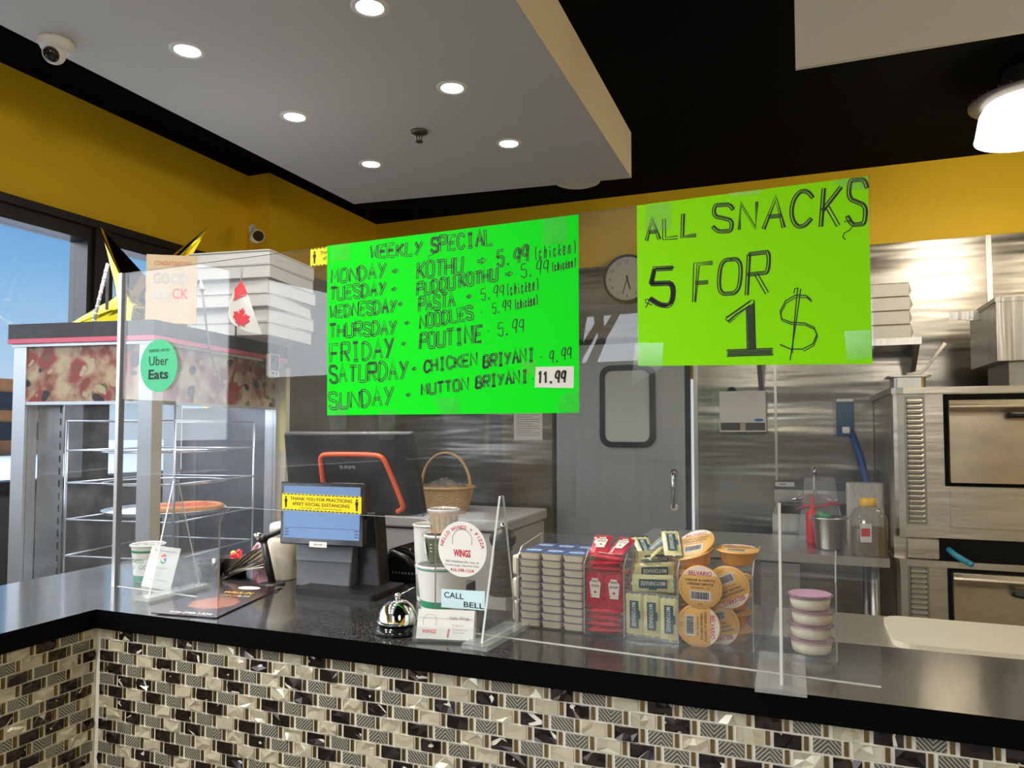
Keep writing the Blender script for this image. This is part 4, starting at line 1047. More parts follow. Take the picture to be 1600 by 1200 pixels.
pt_ = MB().prism(pp, -.0010, -.0006, 'y').build('price_patch', M('patch_paper', (.70, .69, .66), .7), w1, 'white paper patch reading 11.99')
pm_ = MB(); a = z1(1238, 978); b = z1(1405, 974); lettering(pm_, '11.99', a[0], a[1], b[0], b[1], 60 * PXM, frame((0, -.0013, 0), (1, 0, 0), (0, 0, 1)), .004); pm_.build('price', ink_black, pt_)
def tape(t, zf, px, y=-.0012):
    MB().prism([zf(*p) for p in px], y - .0003, y, 'y').build('tape', tape_clear, t, 'clear sticky tape')
tape(w1, z1, ((75, 290), (180, 280), (180, 180), (75, 192))); tape(w1, z1, ((1270, 200), (1410, 185), (1410, 30), (1275, 46))); tape(w1, z1, ((62, 1240), (160, 1238), (160, 1085), (62, 1100)))
tape(w1, z1, ((730, 1225), (800, 1225), (800, 1060), (650, 1060))); tape(w1, z1, ((1340, 1120), (1500, 1175), (1500, 1010), (1390, 1035))); tape(w1, z1, ((1150, 925), (1232, 935), (1232, 850), (1155, 858))); tape(w1, z1, ((345, 1300), (430, 1300), (440, 1130), (340, 1130)))
# ---- all snacks poster
w2 = panel_thing('snacks_poster', 'lime green handwritten poster reading ALL SNACKS 5 FOR 1 dollar', 'poster', -.0034)
sheet([(998, 572), (1363, 569), (1356, 276), (996, 322)], neon_lime, w2, nm='card')
def z2(x, y): return PS(980 + x / 3.75, 260 + y / 3.75)
K2 = 1 / (3.75 * 985); l2 = MB()
for a in (('ALL', 108, 440, 425, 404, 135), ('S', 490, 388, 640, 380, 150), ('N', 648, 376, 775, 362, 145), ('A', 788, 372, 948, 360, 165), ('C', 945, 360, 1105, 350, 190), ('K', 1125, 358, 1262, 350, 205), ('S', 1275, 350, 1418, 338, 235)):
    wr(*a, dbl=9, mb=l2, zf=z2, k=K2, fill=.3)
for a in (('F', 385, 798, 510, 790, 215), ('O', 522, 752, 690, 742, 190), ('R', 690, 758, 850, 742, 225)): wr(*a, dbl=9, mb=l2, zf=z2, k=K2, fill=.1)
wr('5', 120, 820, 300, 815, 215, dbl=13, mb=l2, zf=z2, k=K2, fill=.9)
def pth(pts): return [z2(*p) for p in pts]
for d_ in (0, 9, 18, 27, 36): l2.stroke(pth([(708 + d_, 830 - d_ * .9), (712 + d_, 950), (716 + d_, 1075)]), .0022, XT)
for d_ in (0, 10): l2.stroke(pth([(582 + d_, 890 + d_ * 2), (640, 850 + d_ * 2), (725, 790 + d_ * 2.5)]), .003, XT)
l2.stroke(pth([(578, 895), (600, 918), (700, 838), (706, 1075)]), .002, XT); l2.stroke(pth([(725, 785), (745, 788), (754, 1072)]), .002, XT)
l2.stroke(pth([(585, 1078), (855, 1068), (858, 1105), (586, 1114)]), .0022, XT, closed=True)
for k in range(3): l2.stroke(pth([(590, 1087 + k * 9), (852, 1078 + k * 9)]), .0022, XT)
Scv = [(1080, 785), (1050, 760), (990, 755), (930, 790), (898, 850), (905, 895), (960, 915), (1040, 920), (1095, 945), (1112, 985), (1090, 1040), (1030, 1072), (960, 1072), (895, 1045)]
l2.stroke(pth(Scv), .0020, XT); l2.stroke(pth([(x_ + 4, y_ + 12) for x_, y_ in Scv[:-2]]), .0016, XT)
l2.stroke(pth([(1018, 720), (990, 920), (955, 1138)]), .0018, XT); l2.stroke(pth([(1000, 715), (980, 920), (968, 1095)]), .0018, XT); l2.stroke(pth([(978, 748), (984, 718), (1005, 715)]), .0016, XT)
l2.stroke(pth([(1270, 330), (1300, 322), (1330, 345), (1300, 380), (1270, 395), (1265, 420), (1280, 432)]), .0016, XT)
l2.stroke(pth([(150, 815), (112, 800), (108, 785), (125, 778), (130, 795), (112, 830)]), .0018, XT)
l2.build('handwriting', ink, w2)
tape(w2, z2, ((110, 390), (260, 370), (260, 215), (110, 232))); tape(w2, z2, ((600, 185), (785, 165), (785, 140), (600, 160))); tape(w2, z2, ((1210, 110), (1400, 150), (1400, 62), (1215, 85)))
tape(w2, z2, ((30, 1290), (210, 1180), (215, 1035), (50, 1035))); tape(w2, z2, ((1290, 1140), (1435, 1120), (1425, 960), (1272, 968)))
# ---- yellow distancing stickers
def man(mb, cx, cz, h, mi):
    mb.disc((cx, cz + h * .40, 0), h * .10, 16, mi, XT)
    mb.poly([(cx + a * h, cz + b * h, 0) for a, b in ((-.14, .27), (.14, .27), (.16, .0), (.10, -.02), (.09, -.5), (.01, -.5), (0, -.1), (-.01, -.5), (-.09, -.5), (-.10, -.02), (-.16, 0))], mi, XT)
def distancing(s0, s1, zc, hh, y, label, full=True, slope=0):
    t = panel_thing('distancing_sticker', label, 'sticker', y); L_ = s1 - s0
    o = MB().prism(rrect(s0, s1, zc - hh / 2, zc + hh / 2, .003, 3), -.0003, 0, 'y').build('sheet', yellow_vinyl, t)
    m_ = MB(); n_ = max(5, int(L_ / .0098))
    for i in range(n_):
        x0 = s0 + .004 + (L_ - .008) * i / n_
        for zz in (zc + hh / 2 - .0022, zc - hh / 2 + .0004): m_.poly([(x0, zz, 0), (x0 + .0065, zz, 0), (x0 + .0065, zz + .0018, 0), (x0, zz + .0018, 0)], 0, XT)
    man(m_, s0 + .011, zc, hh * .68, 0)
    if full:
        man(m_, s1 - .011, zc, hh * .68, 0)
        m_.text('THANK YOU FOR PRACTICING', (s0 + s1) / 2, zc + hh * .21, hh * .185, XT, w=L_ * .78, bold=.012)
        m_.text('6FEET SOCIAL DISTANCING', (s0 + s1) / 2, zc - hh * .09, hh * .185, XT, w=L_ * .72, bold=.012)
        m_.text('STAY SAFE   KEEP YOUR DISTANCE', (s0 + s1) / 2, zc - hh * .33, hh * .07, XT, w=L_ * .52)
    else:
        m_.text('THA', s0 + .026, zc + hh * .20, hh * .19, XT, bold=.012, align='l'); m_.text('6F', s0 + .034, zc - hh * .12, hh * .19, XT, bold=.012, align='l')
    m_.build('print', ink_black, t)
distancing(.515, .720, .2245, .035, -.0030, 'yellow social distancing sticker with two figures above the pass-through')
distancing(.583, .640, .7385, .038, -.0028, 'yellow social distancing sticker half covered by the green poster', False)
# ---- round stickers
us = panel_thing('delivery_sticker', 'round green food delivery sticker on the left of the screen', 'sticker', -.0030)
uc = ((PS(221, 572)[0] + PS(279, 572)[0]) / 2, (PS(249, 530)[1] + PS(249, 613)[1]) / 2); ur = .0625
MB().disc((uc[0], uc[1], 0), ur, 48, 0, XP).build('disc', green_vinyl, us)
m_ = MB(); m_.text('ORDER WITH', uc[0], uc[1] + .036, .007, XT, w=.068); m_.text('Uber', uc[0], uc[1] + .012, .022, XT, w=.064); m_.text('Eats', uc[0], uc[1] - .020, .022, XT, w=.066, bold=.022); m_.build('print', ink_black, us)
hs = panel_thing('shop_sticker', 'round white shop sticker with red lettering above the call bell note', 'sticker', -.0030)
hc = (.9503, .1535); hr = .0515
MB().disc((hc[0], hc[1], 0), hr, 48, 0, XP).build('disc', white_plastic, hs)
m_ = MB(); m_.arctext('HELLO WINGS + PIZZA', hc[0], hc[1] - .004, hr * .87, math.radians(166), math.radians(14), .0068, XT, 0, .012)
m_.text('WINGS', hc[0], hc[1] - .0075, .0125, XT, w=.036, bold=.03); m_.text('416-298-1324', hc[0], hc[1] - .039, .0058, XT, w=.050, bold=.008)
m_.build('red_print', red_ink, hs)
m_ = MB(); m_.text('385 Middlefield Rd, Unit 18', hc[0], hc[1] - .0235, .0036, XT, w=.070); m_.text('Scarborough, ON M1S 5W1', hc[0], hc[1] - .0305, .0036, XT, w=.072)
m_.stroke(arc(hc[0], hc[1] + .016, .021, math.radians(200), math.radians(-20), 20), .0008, XT); m_.build('dark_print', grey_plastic, hs)
cs = panel_thing('call_bell_note', 'pale blue note reading CALL BELL right of the pass-through', 'note', -.0030)
MB().prism([(.906, .042), (.998, .045), (.998, .080), (.906, .076)], -.0003, 0, 'y').build('note_paper', M('pale_blue_paper', (.55, .74, .80), .6), cs)
m_ = MB(); m_.text('CALL', .912, .0665, .0105, XT, w=.042, align='l', bold=.012); m_.text('BELL', .9965, .0525, .0098, XT, w=.042, align='r', bold=.012); m_.build('print', ink_black, cs)

# ================================================================== THINGS ON THE COUNTER, LEFT
def cup(name, label, loc, h, rb_, rt, mats, bands, lidm=None, liquid=None, rz=0):
    t = thing(name, label, 'cup', loc, rz)
    m_ = MB(); pr = [(rb_ - .001, 0), (rb_, .002)]
    cuts = sorted(set([0.02, .98] + [b for a in bands for b in a[:2]]))
    for z in cuts: pr.append((rb_ + (rt - rb_) * z, h * z))
    def seg(z):
        for a in bands:
            if a[0] - 1e-6 <= z <= a[1] + 1e-6: return a[2]
        return 0
    for k in range(len(pr) - 1):
        z = (pr[k][1] + pr[k + 1][1]) / 2 / h; m_.lathe([pr[k], pr[k + 1]], 36, seg(z), cap=False)
    m_.lathe([(.0001, .0008), (rb_ - .001, 0)], 36, cap=False); m_.build('cup_body', mats, t)
    MB().tube([(rt * math.cos(2 * PI * i / 40), rt * math.sin(2 * PI * i / 40), h) for i in range(40)], .0022, 8, closed=True).build('rolled_rim', white_plastic, t)
    if lidm: MB().lathe([(rt + .0045, h - .004), (rt + .0045, h + .002), (rt - .001, h + .004), (rt - .004, h), (.0001, h - .001)], 36, cap=False).build('lid', lidm, t, 'clear plastic lid')
    else: MB().lathe([(rt - .001, h - .001), (rb_ + .001, .012), (.0001, .012)], 36, cap=False).build('lining', mats[0], t)
    return t
lidc = clear('lid_plastic', (.95, .95, .95), .14, 1.0, .1)
def wrap(mb, s_, R0, z, h, Z, a0=-PI / 2, mi=0, bold=0, R1=None):
    """text wrapped round a cup"""
    v, f, (x0, x1, y0, y1) = text_geo(s_, bold); k = h / .7; mid = (x0 + x1) / 2
    q = []
    for a, b, c in v: th = a0 + (a - mid) * k / R0; zz = z + (b - .35) * k; r = R0 + .0006 + (R1 or 0) * (zz - z); q.append((r * math.cos(th), r * math.sin(th), zz))
    mb.add(q, f, mi); return mb
loc = AZ(207, 911, ZC) + Vector((.0, .045, 0))
t = cup('food_cup', 'white paper food tub with green bands and FOOD TO GO print behind the screen', (loc.x, loc.y, ZC), .088, .031, .039, [white_plastic, pale_green_print], [(.02, .17, 1), (.80, .87, 1)], lidc)
m_ = MB(); wrap(m_, 'FOOD', .0358, .052, .010, 0, -PI / 2 + .0, R1=.09); wrap(m_, 'TO', .0345, .036, .010, 0, -PI / 2 - .5, R1=.09); wrap(m_, 'GO', .0345, .036, .010, 0, -PI / 2 + .5, R1=.09); m_.build('print', pale_green_print, t)
# review card leaning on the tub
ra, rb1, rc, rd_ = AZ(214, 917, ZC), AZ(259, 925, ZC), None, None
gt = thing('review_card', 'white leaning review card with a multicoloured letter G', 'card', (ra.x, ra.y + .012, ZC), math.atan2(rb1.y - ra.y, rb1.x - ra.x)); cw_ = (rb1 - ra).length; chh_ = .098
XC = Matrix.Rotation(math.radians(-16), 4, 'X')
MB().box(0, cw_, 0, .001, 0, chh_, 0, XC).build('card', white_paper, gt)
XCf = XC @ frame((0, -.0005, 0), (1, 0, 0), (0, 0, 1))
gcx, gcz, gr = cw_ * .52, chh_ * .70, .0115
def ring_arc(mb, a0, a1): 
    o_ = arc(gcx, gcz, gr, math.radians(a0), math.radians(a1), 12); i_ = arc(gcx, gcz, gr * .60, math.radians(a0), math.radians(a1), 12)
    mb.add([(a, b, 0) for a, b in o_ + i_], [(k, k + 1, 14 + k, 13 + k) for k in range(12)], 0, False, XCf)
for a0, a1, c in ((40, 150, (.80, .10, .07)), (150, 205, (.95, .60, .03)), (205, 310, (.05, .42, .14)), (310, 360, (.06, .22, .75))):
    m_ = MB(); ring_arc(m_, a0, a1)
    if a0 == 310: m_.poly([(gcx, gcz - .002, 0), (gcx + gr, gcz - .002, 0), (gcx + gr, gcz + .0025, 0), (gcx, gcz + .0025, 0)], 0, XCf)
    m_.build('letter_arc', M('letter_%d' % a0, c, .6), gt)
m_ = MB(); m_.text('Rate Your Experience', cw_ * .52, chh_ * .90, .0034, XCf, w=cw_ * .74); m_.text('REVIEWS', cw_ * .5, chh_ * .48, .003, XCf, w=cw_ * .45); m_.text('Tap Your Phone Here', cw_ * .5, chh_ * .20, .0034, XCf, w=cw_ * .62)
m_.stroke(arc(cw_ * .5, chh_ * .34, .006, 0, 2 * PI, 16), .0006, XCf); m_.build('print', grey_mid, gt)
# takeaway menus lying on the counter
def menu(o0, o1, o2, z, label, rot=0):
    a, b, c = AZ(*o0, ZC), AZ(*o1, ZC), AZ(*o2, ZC); t = thing('takeout_menu', label, 'menu', (a.x, a.y, z), math.atan2(b.y - a.y, b.x - a.x), 'menus on the counter')
    w = (b - a).length; u = (b - a).normalized(); d = (c - b); dep = abs(d.dot(Vector((-u.y, u.x, 0)))); sh_ = d.dot(u)
    m_ = MB(); m_.prism([(0, 0), (w, 0), (w + sh_, dep), (sh_, dep)], 0, .0012); m_.build('leaflet', maroon_print, t); return t, w, dep, sh_
menu((236, 958), (332, 966), (436, 924), ZC + .0002, 'dark takeaway menu lying underneath another menu on the counter')
t, w, dp_, sh_ = menu((243, 960), (338, 967), (443, 918), ZC + .0018, 'dark glossy takeaway menu with pizza picture, uppermost on the counter')
Xm = Matrix(((1, sh_ / dp_, 0, 0), (0, 1, 0, 0), (0, 0, 1, .0014), (0, 0, 0, 1)))
m_ = MB(); rb = random.Random(5); m_.add([(w * .5 + (w * .36 + rb.uniform(-.008, .006)) * math.cos(2 * PI * i / 30), dp_ * .36 + (dp_ * .20 + rb.uniform(-.01, .01)) * math.sin(2 * PI * i / 30), 0) for i in range(30)], [tuple(range(30))], 0, False, Xm)
m_.build('food_picture', M('menu_food', (.26, .09, .04), .25, noise=(70, 1.0), coat=.4), t)
m_ = MB(); m_.text('WALK-IN', w * .5, dp_ * .70, .017, Xm, w=w * .52, bold=.02, z=.0001); m_.text('SPECIAL', w * .5, dp_ * .60, .012, Xm, w=w * .4, z=.0001); m_.build('gold_print', M('gold_print', (.65, .38, .04), .5), t)
m_ = MB(); m_.text('416-298-1324', w * .5, dp_ * .06, .012, Xm, w=w * .7, bold=.01, z=.0002); m_.disc((w * .5, dp_ * .87, .0001), w * .20, 30, 0, Xm, dp_ * .055); m_.text('9.99', w * .72, dp_ * .60, .012, Xm, z=.0002); m_.build('white_print', white_paper, t)
# napkins
nk = MB(); rb = random.Random(6); XN = Matrix.Translation((0, 0, 0))
for k in range(7):
    a = math.radians(18 + k * 3.2); X = Matrix.Rotation(math.radians(10 + k * 2), 4, 'Z') @ Matrix.Translation((0, .003 * k, .002 * k)) @ Matrix.Rotation(-a, 4, 'Y')
    nk.grid(lambda u, v: (.115 * u, .09 * v, .006 * math.sin(u * 4 + k) * u + .001 * math.sin(v * 9)), 8, 4, 0, True, X)
q = AZ(352, 909, ZC); o = nk.build('napkin_pile', M('napkin', (.74, .70, .62), .9)); o.location = (q.x - .022, q.y + .012, ZC + .004); tag(o, 'fanned pile of cream paper napkins on the counter beside the menu', 'napkins'); o['kind'] = 'stuff'
# wire pen cup, dark bowl, pink mug
q = AZ(352, 901, ZC); t = thing('pen_cup', 'black mesh pen cup with red and yellow tops showing behind the screen', 'pen cup', (q.x, q.y + .035, ZC))
MB().lathe([(.0001, .001), (.028, 0), (.033, .045), (.034, .046), (.032, .046), (.027, .004)], 24, cap=False).build('mesh_cup', M('black_mesh', (.02, .015, .015), .5, noise=(300, .9)), t)
for i, (x_, y_, mm, hh) in enumerate(((.012, .0, red_plastic, .058), (-.012, .006, M('lime_plastic', (.45, .60, .05), .4), .052), (.004, -.012, red_plastic, .05))):
    m_ = MB().cyl((x_ * .6, y_, .004), (x_, y_, hh), .0065).ball((x_, y_, hh), .0075, 10); o = m_.build('marker_pen', mm); o.location = (q.x, q.y + .035, ZC)
    tag(o, ['red capped marker, tallest in the mesh pen cup', 'lime capped marker in the mesh pen cup', 'red capped marker, shorter one at the front of the mesh pen cup'][i], 'pen')
q = AZ(320, 902, ZC); o = MB().lathe([(.0001, 0), (.026, 0), (.036, .035), (.034, .036), (.024, .004), (.0001, .003)], 24, cap=False).build('dark_bowl', black_gloss); o.location = (q.x - .005, q.y + .03, ZC); tag(o, 'small dark glossy bowl behind the screen left of the pen cup', 'bowl')
q = AZ(392, 893, ZC); t = thing('pink_mug', 'pink mug lying on its side behind the napkins', 'mug', (q.x, q.y + .10, ZC + .034), math.radians(12))
XK = Matrix.Rotation(PI / 2, 4, 'Y')
MB().lathe([(.0001, -.04), (.030, -.04), (.033, -.035), (.033, .045), (.030, .045), (.028, -.03), (.0001, -.032)], 28, 0, XK, cap=False).build('mug_body', pink_plastic, t)
MB().tube([(-.032, -.0, .022), (-.055, 0, .022), (-.066, 0, .008), (-.062, 0, -.012), (-.036, 0, -.02)], .0055, 8).build('handle', pink_plastic, t)
# white thermos
q = AZ(430, 914, ZC); t = thing('white_jug', 'tall cream insulated jug behind the customer display', 'jug', (q.x - .035, q.y + .07, ZC))
MB().lathe([(.034, 0), (.036, .004), (.036, .095), (.032, .104), (.030, .106)], 32).build('jug_body', cream_plastic, t)
MB().lathe([(.030, .106), (.031, .120), (.033, .122), (.031, .138), (.020, .142), (.0001, .143)], 32, cap=False).build('stopper', M('pale_stopper', (.76, .72, .62), .4), t)
# arm
q = AZ(417, 916, ZC); t = thing('jointed_arm', 'black jointed stand arm with silver knob beside the customer display', 'stand', (q.x, q.y + .02, ZC))
j0 = AY(411, 842, q.y + .02) - Vector((q.x, q.y + .02, ZC)); j1 = AY(440, 829, q.y + .02) - Vector((q.x, q.y + .02, ZC))
MB().tube([(0, 0, .004), tuple(j0)], .0085, 10).build('lower_arm', black_plastic, t); MB().tube([tuple(j0), tuple(j1), tuple(j1 + (j1 - j0) * .5)], .0065, 10).build('upper_arm', black_plastic, t)
MB().ball(tuple(j0), .0125, 14).build('joint', black_plastic, t); MB().cyl(tuple(j0 + Vector((-.006, -.002, .004))), tuple(j0 + Vector((-.020, -.004, .010))), .009, .007).build('knob', chrome, t); MB().lathe([(.03, 0), (.03, .004), (.012, .006)], 20).build('foot', black_plastic, t)
# point of sale terminal: customer display, till screen, stand
YD = .315
q0, q1 = AY(437, 850, YD), AY(568, 856, YD)
pos = thing('till_terminal', 'black point of sale terminal with big tilted screen back and blue customer display', 'till', ((q0.x + q1.x) / 2, YD + .03, ZC))
ox, oy = (q0.x + q1.x) / 2, YD + .03
PO = Vector((ox, oy, ZC))
def face(tl, tr, br_, bl, Yt, Yb):
    f4_ = [AY(*tl, Yt) - PO, AY(*tr, Yt) - PO, AY(*br_, Yb) - PO, AY(*bl, Yb) - PO]
    for q in f4_: q.z = max(q.z, .004)
    return f4_
def slab(f4, th, mats, nm, label=None, parent=pos, rad=.008, side=0):
    a, b, c, d = f4; rr = (b - a); w = rr.length; rr = rr.normalized(); dd = (d - a); uu = (-dd - rr * (-dd).dot(rr)).normalized(); h = abs((-dd).dot(uu)); sk = dd.dot(rr)
    X = frame(d, rr, uu); c2 = c - d; a2 = a - d; b2 = b - d
    quad = [(0, 0), (c2.dot(rr), c2.dot(uu)), (b2.dot(rr), b2.dot(uu)), (a2.dot(rr), a2.dot(uu))]
    m_ = MB(); m_.prism(quad, -th, 0, 'z', 0, X); o = m_.build(nm, mats, parent, label)
    if rad: bevel(o, rad, 3)
    return X, quad, o
f4 = face((439, 752), (570, 755), (567, 856), (437, 849), YD + .012, YD - .02)
X, qd, o = slab(f4, .016, black_gloss, 'customer_display', rad=.003)
def q_in(qd, u0, u1, v0, v1):
    def B(u, v): 
        b = (qd[0][0] * (1 - u) + qd[1][0] * u, qd[0][1] * (1 - u) + qd[1][1] * u); t_ = (qd[3][0] * (1 - u) + qd[2][0] * u, qd[3][1] * (1 - u) + qd[2][1] * u)
        return (b[0] * (1 - v) + t_[0] * v, b[1] * (1 - v) + t_[1] * v)
    return [B(u0, v0), B(u1, v0), B(u1, v1), B(u0, v1)]
Xs = X @ Matrix.Translation((0, 0, .0006))
m_ = MB(); m_.poly([(a, b, 0) for a, b in q_in(qd, .045, .955, .10, .93)], 0, Xs); sc = m_.build('screen', M('blue_screen', (.02, .03, .05), .3, emit=(.16, .30, .58), es=.85), pos, 'glowing plain blue screen')
m_ = MB(); Xs2 = X @ Matrix.Translation((0, 0, .0012)); m_.poly([(a, b, 0) for a, b in q_in(qd, .045, .955, .262, .268)], 0, Xs2)
for k in range(3): m_.poly([(a, b, 0) for a, b in q_in(qd, .06, .11, .14 + k * .045, .155 + k * .045)], 0, Xs2).poly([(a, b, 0) for a, b in q_in(qd, .90, .945, .14 + k * .045, .155 + k * .045)], 0, Xs2)
m_.build('screen_lines', M('screen_line', (.03, .05, .10), .5), pos)
m_ = MB(); m_.poly([(a, b, 0) for a, b in q_in(qd, .37, .58, -.03, .055)], 0, Xs2); m_.build('asset_label', white_paper, pos)
m_ = MB(); cx_ = (qd[0][0] + qd[1][0]) / 2 * .95; m_.text('DISPLAY UNIT', cx_, .0022, .0034, X @ Matrix.Translation((0, 0, .0016)), w=.024); m_.build('label_print', ink_black, pos)
# stand
st4 = face((463, 848), (551, 852), (545, 921), (462, 917), YD + .035, YD + .012); slab(st4, .035, grey_plastic, 'stand_front', rad=.004)
st5 = face((463, 850), (551, 854), (549, 880), (463, 875), YD + .030, YD + .020); slab(st5, .003, grey_mid, 'stand_cover', rad=.001)
st6 = face((545, 800), (586, 800), (594, 930), (541, 930), YD + .075, YD + .045); slab(st6, .05, black_plastic, 'stand_column', rad=.006)
m_ = MB(); a, b = AZ(460, 928, ZC) - PO, AZ(590, 932, ZC) - PO
m_.prism(rrect(a.x, b.x + .02, a.y - .005, a.y + .14, .012), 0, .014); m_.build('base', black_plastic, pos)
# big screen back
YT, YBm = YD + .055, YD + .098
b4 = face((442, 676), (643, 676), (663, 809), (452, 800), YT, YBm); Xb, qb, o = slab(b4, .022, black_plastic, 'till_screen_back', rad=.007)
lp = [q_in(qb, u, u, v, v)[0] for u, v in ((.30, .02), (.295, .40), (.29, .66), (.30, .715), (.34, .74), (.70, .74), (.755, .72), (.785, .665), (.865, .17), (.865, .10), (.82, .06))]
def chaik(p, n=2):
    for _ in range(n):
        q = [p[0]]
        for a, b in zip(p, p[1:]): q += [(a[0] * .75 + b[0] * .25, a[1] * .75 + b[1] * .25), (a[0] * .25 + b[0] * .75, a[1] * .25 + b[1] * .75)]
        p = q + [p[-1]]
    return p
m_ = MB(); m_.tube([(a, b, .002) for a, b in chaik(lp)], .0065, 8, X=Xb); m_.build('orange_loop', orange_plastic, pos, 'orange trim loop')
m_ = MB(); c_ = q_in(qb, .49, .49, .585, .585)[0]; m_.text('SUNMI', c_[0], c_[1], .0085, Xb @ Matrix.Translation((0, 0, .0008)), w=.044, bold=.0); m_.build('maker_name', M('pale_print', (.45, .47, .50), .5), pos)
MB().box(-.09, .03, .10, .13, .11, .18).build('screen_mount', black_plastic, pos)
# telephone
q = AZ(622, 912, ZC); t = thing('desk_phone', 'rounded black desk telephone behind the till stand', 'telephone', (q.x, q.y + .02, ZC))
m_ = MB(); m_.prism([(-.055, 0), (.055, 0), (.055, .035), (.045, .062), (.022, .082), (-.01, .088), (-.04, .078), (-.055, .055)], 0, .10, 'y'); o = m_.build('phone_body', black_gloss, t); bevel(o, .006)
m_ = MB(); m_.tube([(-.04, -.012, .060), (-.015, -.018, .074), (.02, -.016, .062), (.042, -.01, .036)], [.012, .008, .008, .012], 10); m_.build('handset', black_plastic, t)
for i in range(8): MB().box(-.028 + i * .009, -.024 + i * .009, -.0012, .0, .020, .025).build('key', grey_mid, t)

# ---- sample cups, bell, cards
P_ = AZ(674, 965, ZC) + Vector((0, .05, 0))
cA = cup('sample_cup_large', 'large white paper cup with green bands, bottom of the cup tower', (P_.x, P_.y, ZC), .098, .043, .054, [white_plastic, pale_green_print], [(.16, .30, 1), (.93, .97, 1)], lidc)
z_ = ZC + .104
cB = cup('sample_cup_medium', 'olive paper bowl with white price tag, middle of the cup tower', (P_.x - .002, P_.y + .01, z_), .053, .034, .041, [olive_cup, white_plastic], [(.90, .98, 0)], lidc)
m_ = MB()
for r_ in range(3):
    for k in range(5): a0 = -PI / 2 - .35 + k * .30; zz = .022 + r_ * .007; m_.add([((.0378 + zz * .1 - .0005) * math.cos(a0 + d_), (.0378 + zz * .1 - .0005) * math.sin(a0 + d_), zz + e_) for d_, e_ in ((0, 0), (.16, 0), (.16, .0025), (0, .0025))], [(0, 1, 2, 3)])
m_.build('pale_print', M('pale_olive', (.40, .42, .33), .6), cB)
m_ = MB(); a0 = -PI / 2 - 1.05
m_.add([((.0385 + zz * .12) * math.cos(a0 + d_), (.0385 + zz * .12) * math.sin(a0 + d_), zz) for d_, zz in ((0, .016), (.2, .016), (.42, .016), (.42, .042), (.2, .042), (0, .042))], [(0, 1, 4, 5), (1, 2, 3, 4)]); m_.build('price_tag', white_paper, cB)
cC = cup('sample_cup_small', 'small orange and green printed paper cup, top of the cup tower', (P_.x - .004, P_.y + .012, z_ + .0578), .047, .026, .032, [M('leaf_print_cup', (.60, .30, .12), .55, noise=(28, .5)), M('leaf_green', (.26, .28, .05), .55)], [], lidc)
m_ = MB()
for k in range(9):
    a0 = -PI + k * .42; m_.add([((.0262 + zz * .128 + .0004) * math.cos(a0 + d_), (.0262 + zz * .128 + .0004) * math.sin(a0 + d_), zz) for d_, zz in ((.05, .003), (.14, .012), (.15, .026), (.04, .040), (-.08, .026), (-.06, .012))], [tuple(range(6))])
m_.build('leaf_pattern', MATS['leaf_green'], cC)
cD = cup('spare_cup', 'plain white paper cup half hidden behind the olive bowl', (P_.x - .075, P_.y + .09, ZC), .165, .030, .038, [white_plastic], [])
bl = thing('call_bell', 'chrome push call bell on a black base at the counter edge', 'bell', (.677, .075, ZC), .2)
MB().lathe([(.042, 0), (.043, .004), (.040, .010), (.034, .016), (.030, .018)], 36).build('base', black_gloss, bl)
MB().lathe([(.037, .019), (.038, .022), (.0365, .026), (.034, .037), (.027, .049), (.017, .057), (.006, .060), (.0001, .0605)], 40, cap=False).build('dome', chrome, bl)
MB().lathe([(.0045, .059), (.0045, .064), (.006, .066), (.0045, .071), (.002, .072)], 16).build('plunger', chrome, bl)
MB().tube([(.004, .0, .068), (.022, .004, .078), (.030, .008, .082)], .0012, 6).build('wire', chrome, bl)
q0, q1 = AZ(648, 1003, ZC), AZ(738, 1006, ZC)
hc_ = thing('card_holder', 'clear holder of white business cards at the counter edge', 'card holder', (q0.x, q0.y + .004, ZC), math.atan2(q1.y - q0.y, q1.x - q0.x) - .03); cw_ = (q1 - q0).length
XH = Matrix.Rotation(math.radians(-20), 4, 'X')
m_ = MB(); m_.box(-.004, cw_ + .004, -.006, -.004, .002, .026, 0, XH).box(-.004, cw_ + .004, .020, .022, .002, .052, 0, XH).box(-.006, -.004, -.006, .022, .002, .040, 0, XH).box(cw_ + .004, cw_ + .006, -.006, .022, .002, .040, 0, XH).box(-.006, cw_ + .006, -.012, .045, 0, .003); m_.build('holder', clear('holder_plastic', (.93, .94, .94), .03, .25, .2), hc_)
pk = thing('business_cards', 'white business cards with red shop print in the clear holder', 'cards', tuple(hc_.location), hc_.rotation_euler.z)
MB().box(0, cw_, -.002, .016, .005, .056, 0, XH).build('card_pack', white_paper, pk)
XHf = XH @ frame((0, -.0024, .005), (1, 0, 0), (0, 0, 1))
m_ = MB(); m_.text('WINGS', cw_ * .22, .013, .0065, XHf, w=.026, bold=.02); m_.poly([(cw_ * .54, .003, 0), (cw_ * .57, .003, 0), (cw_ * .585, .018, 0), (cw_ * .555, .018, 0)], 0, XHf); m_.build('red_print', red_ink, pk)
m_ = MB(); m_.text('Hello Wings', cw_ * .74, .037, .006, XHf, w=.036); m_.text('416 298 1324', cw_ * .72, .024, .0022, XHf, w=.02); m_.text('385 Middlefield Rd', cw_ * .76, .017, .0022, XHf, w=.028); m_.text('Scarborough', cw_ * .74, .012, .0022, XHf, w=.02)
m_.stroke(arc(cw_ * .22, .030, .0125, math.radians(215), math.radians(-35), 20), .0005, XHf); m_.stroke([(cw_ * .02, .036), (cw_ * .98, .035)], .0005, XHf); m_.build('grey_print', grey_mid, pk)
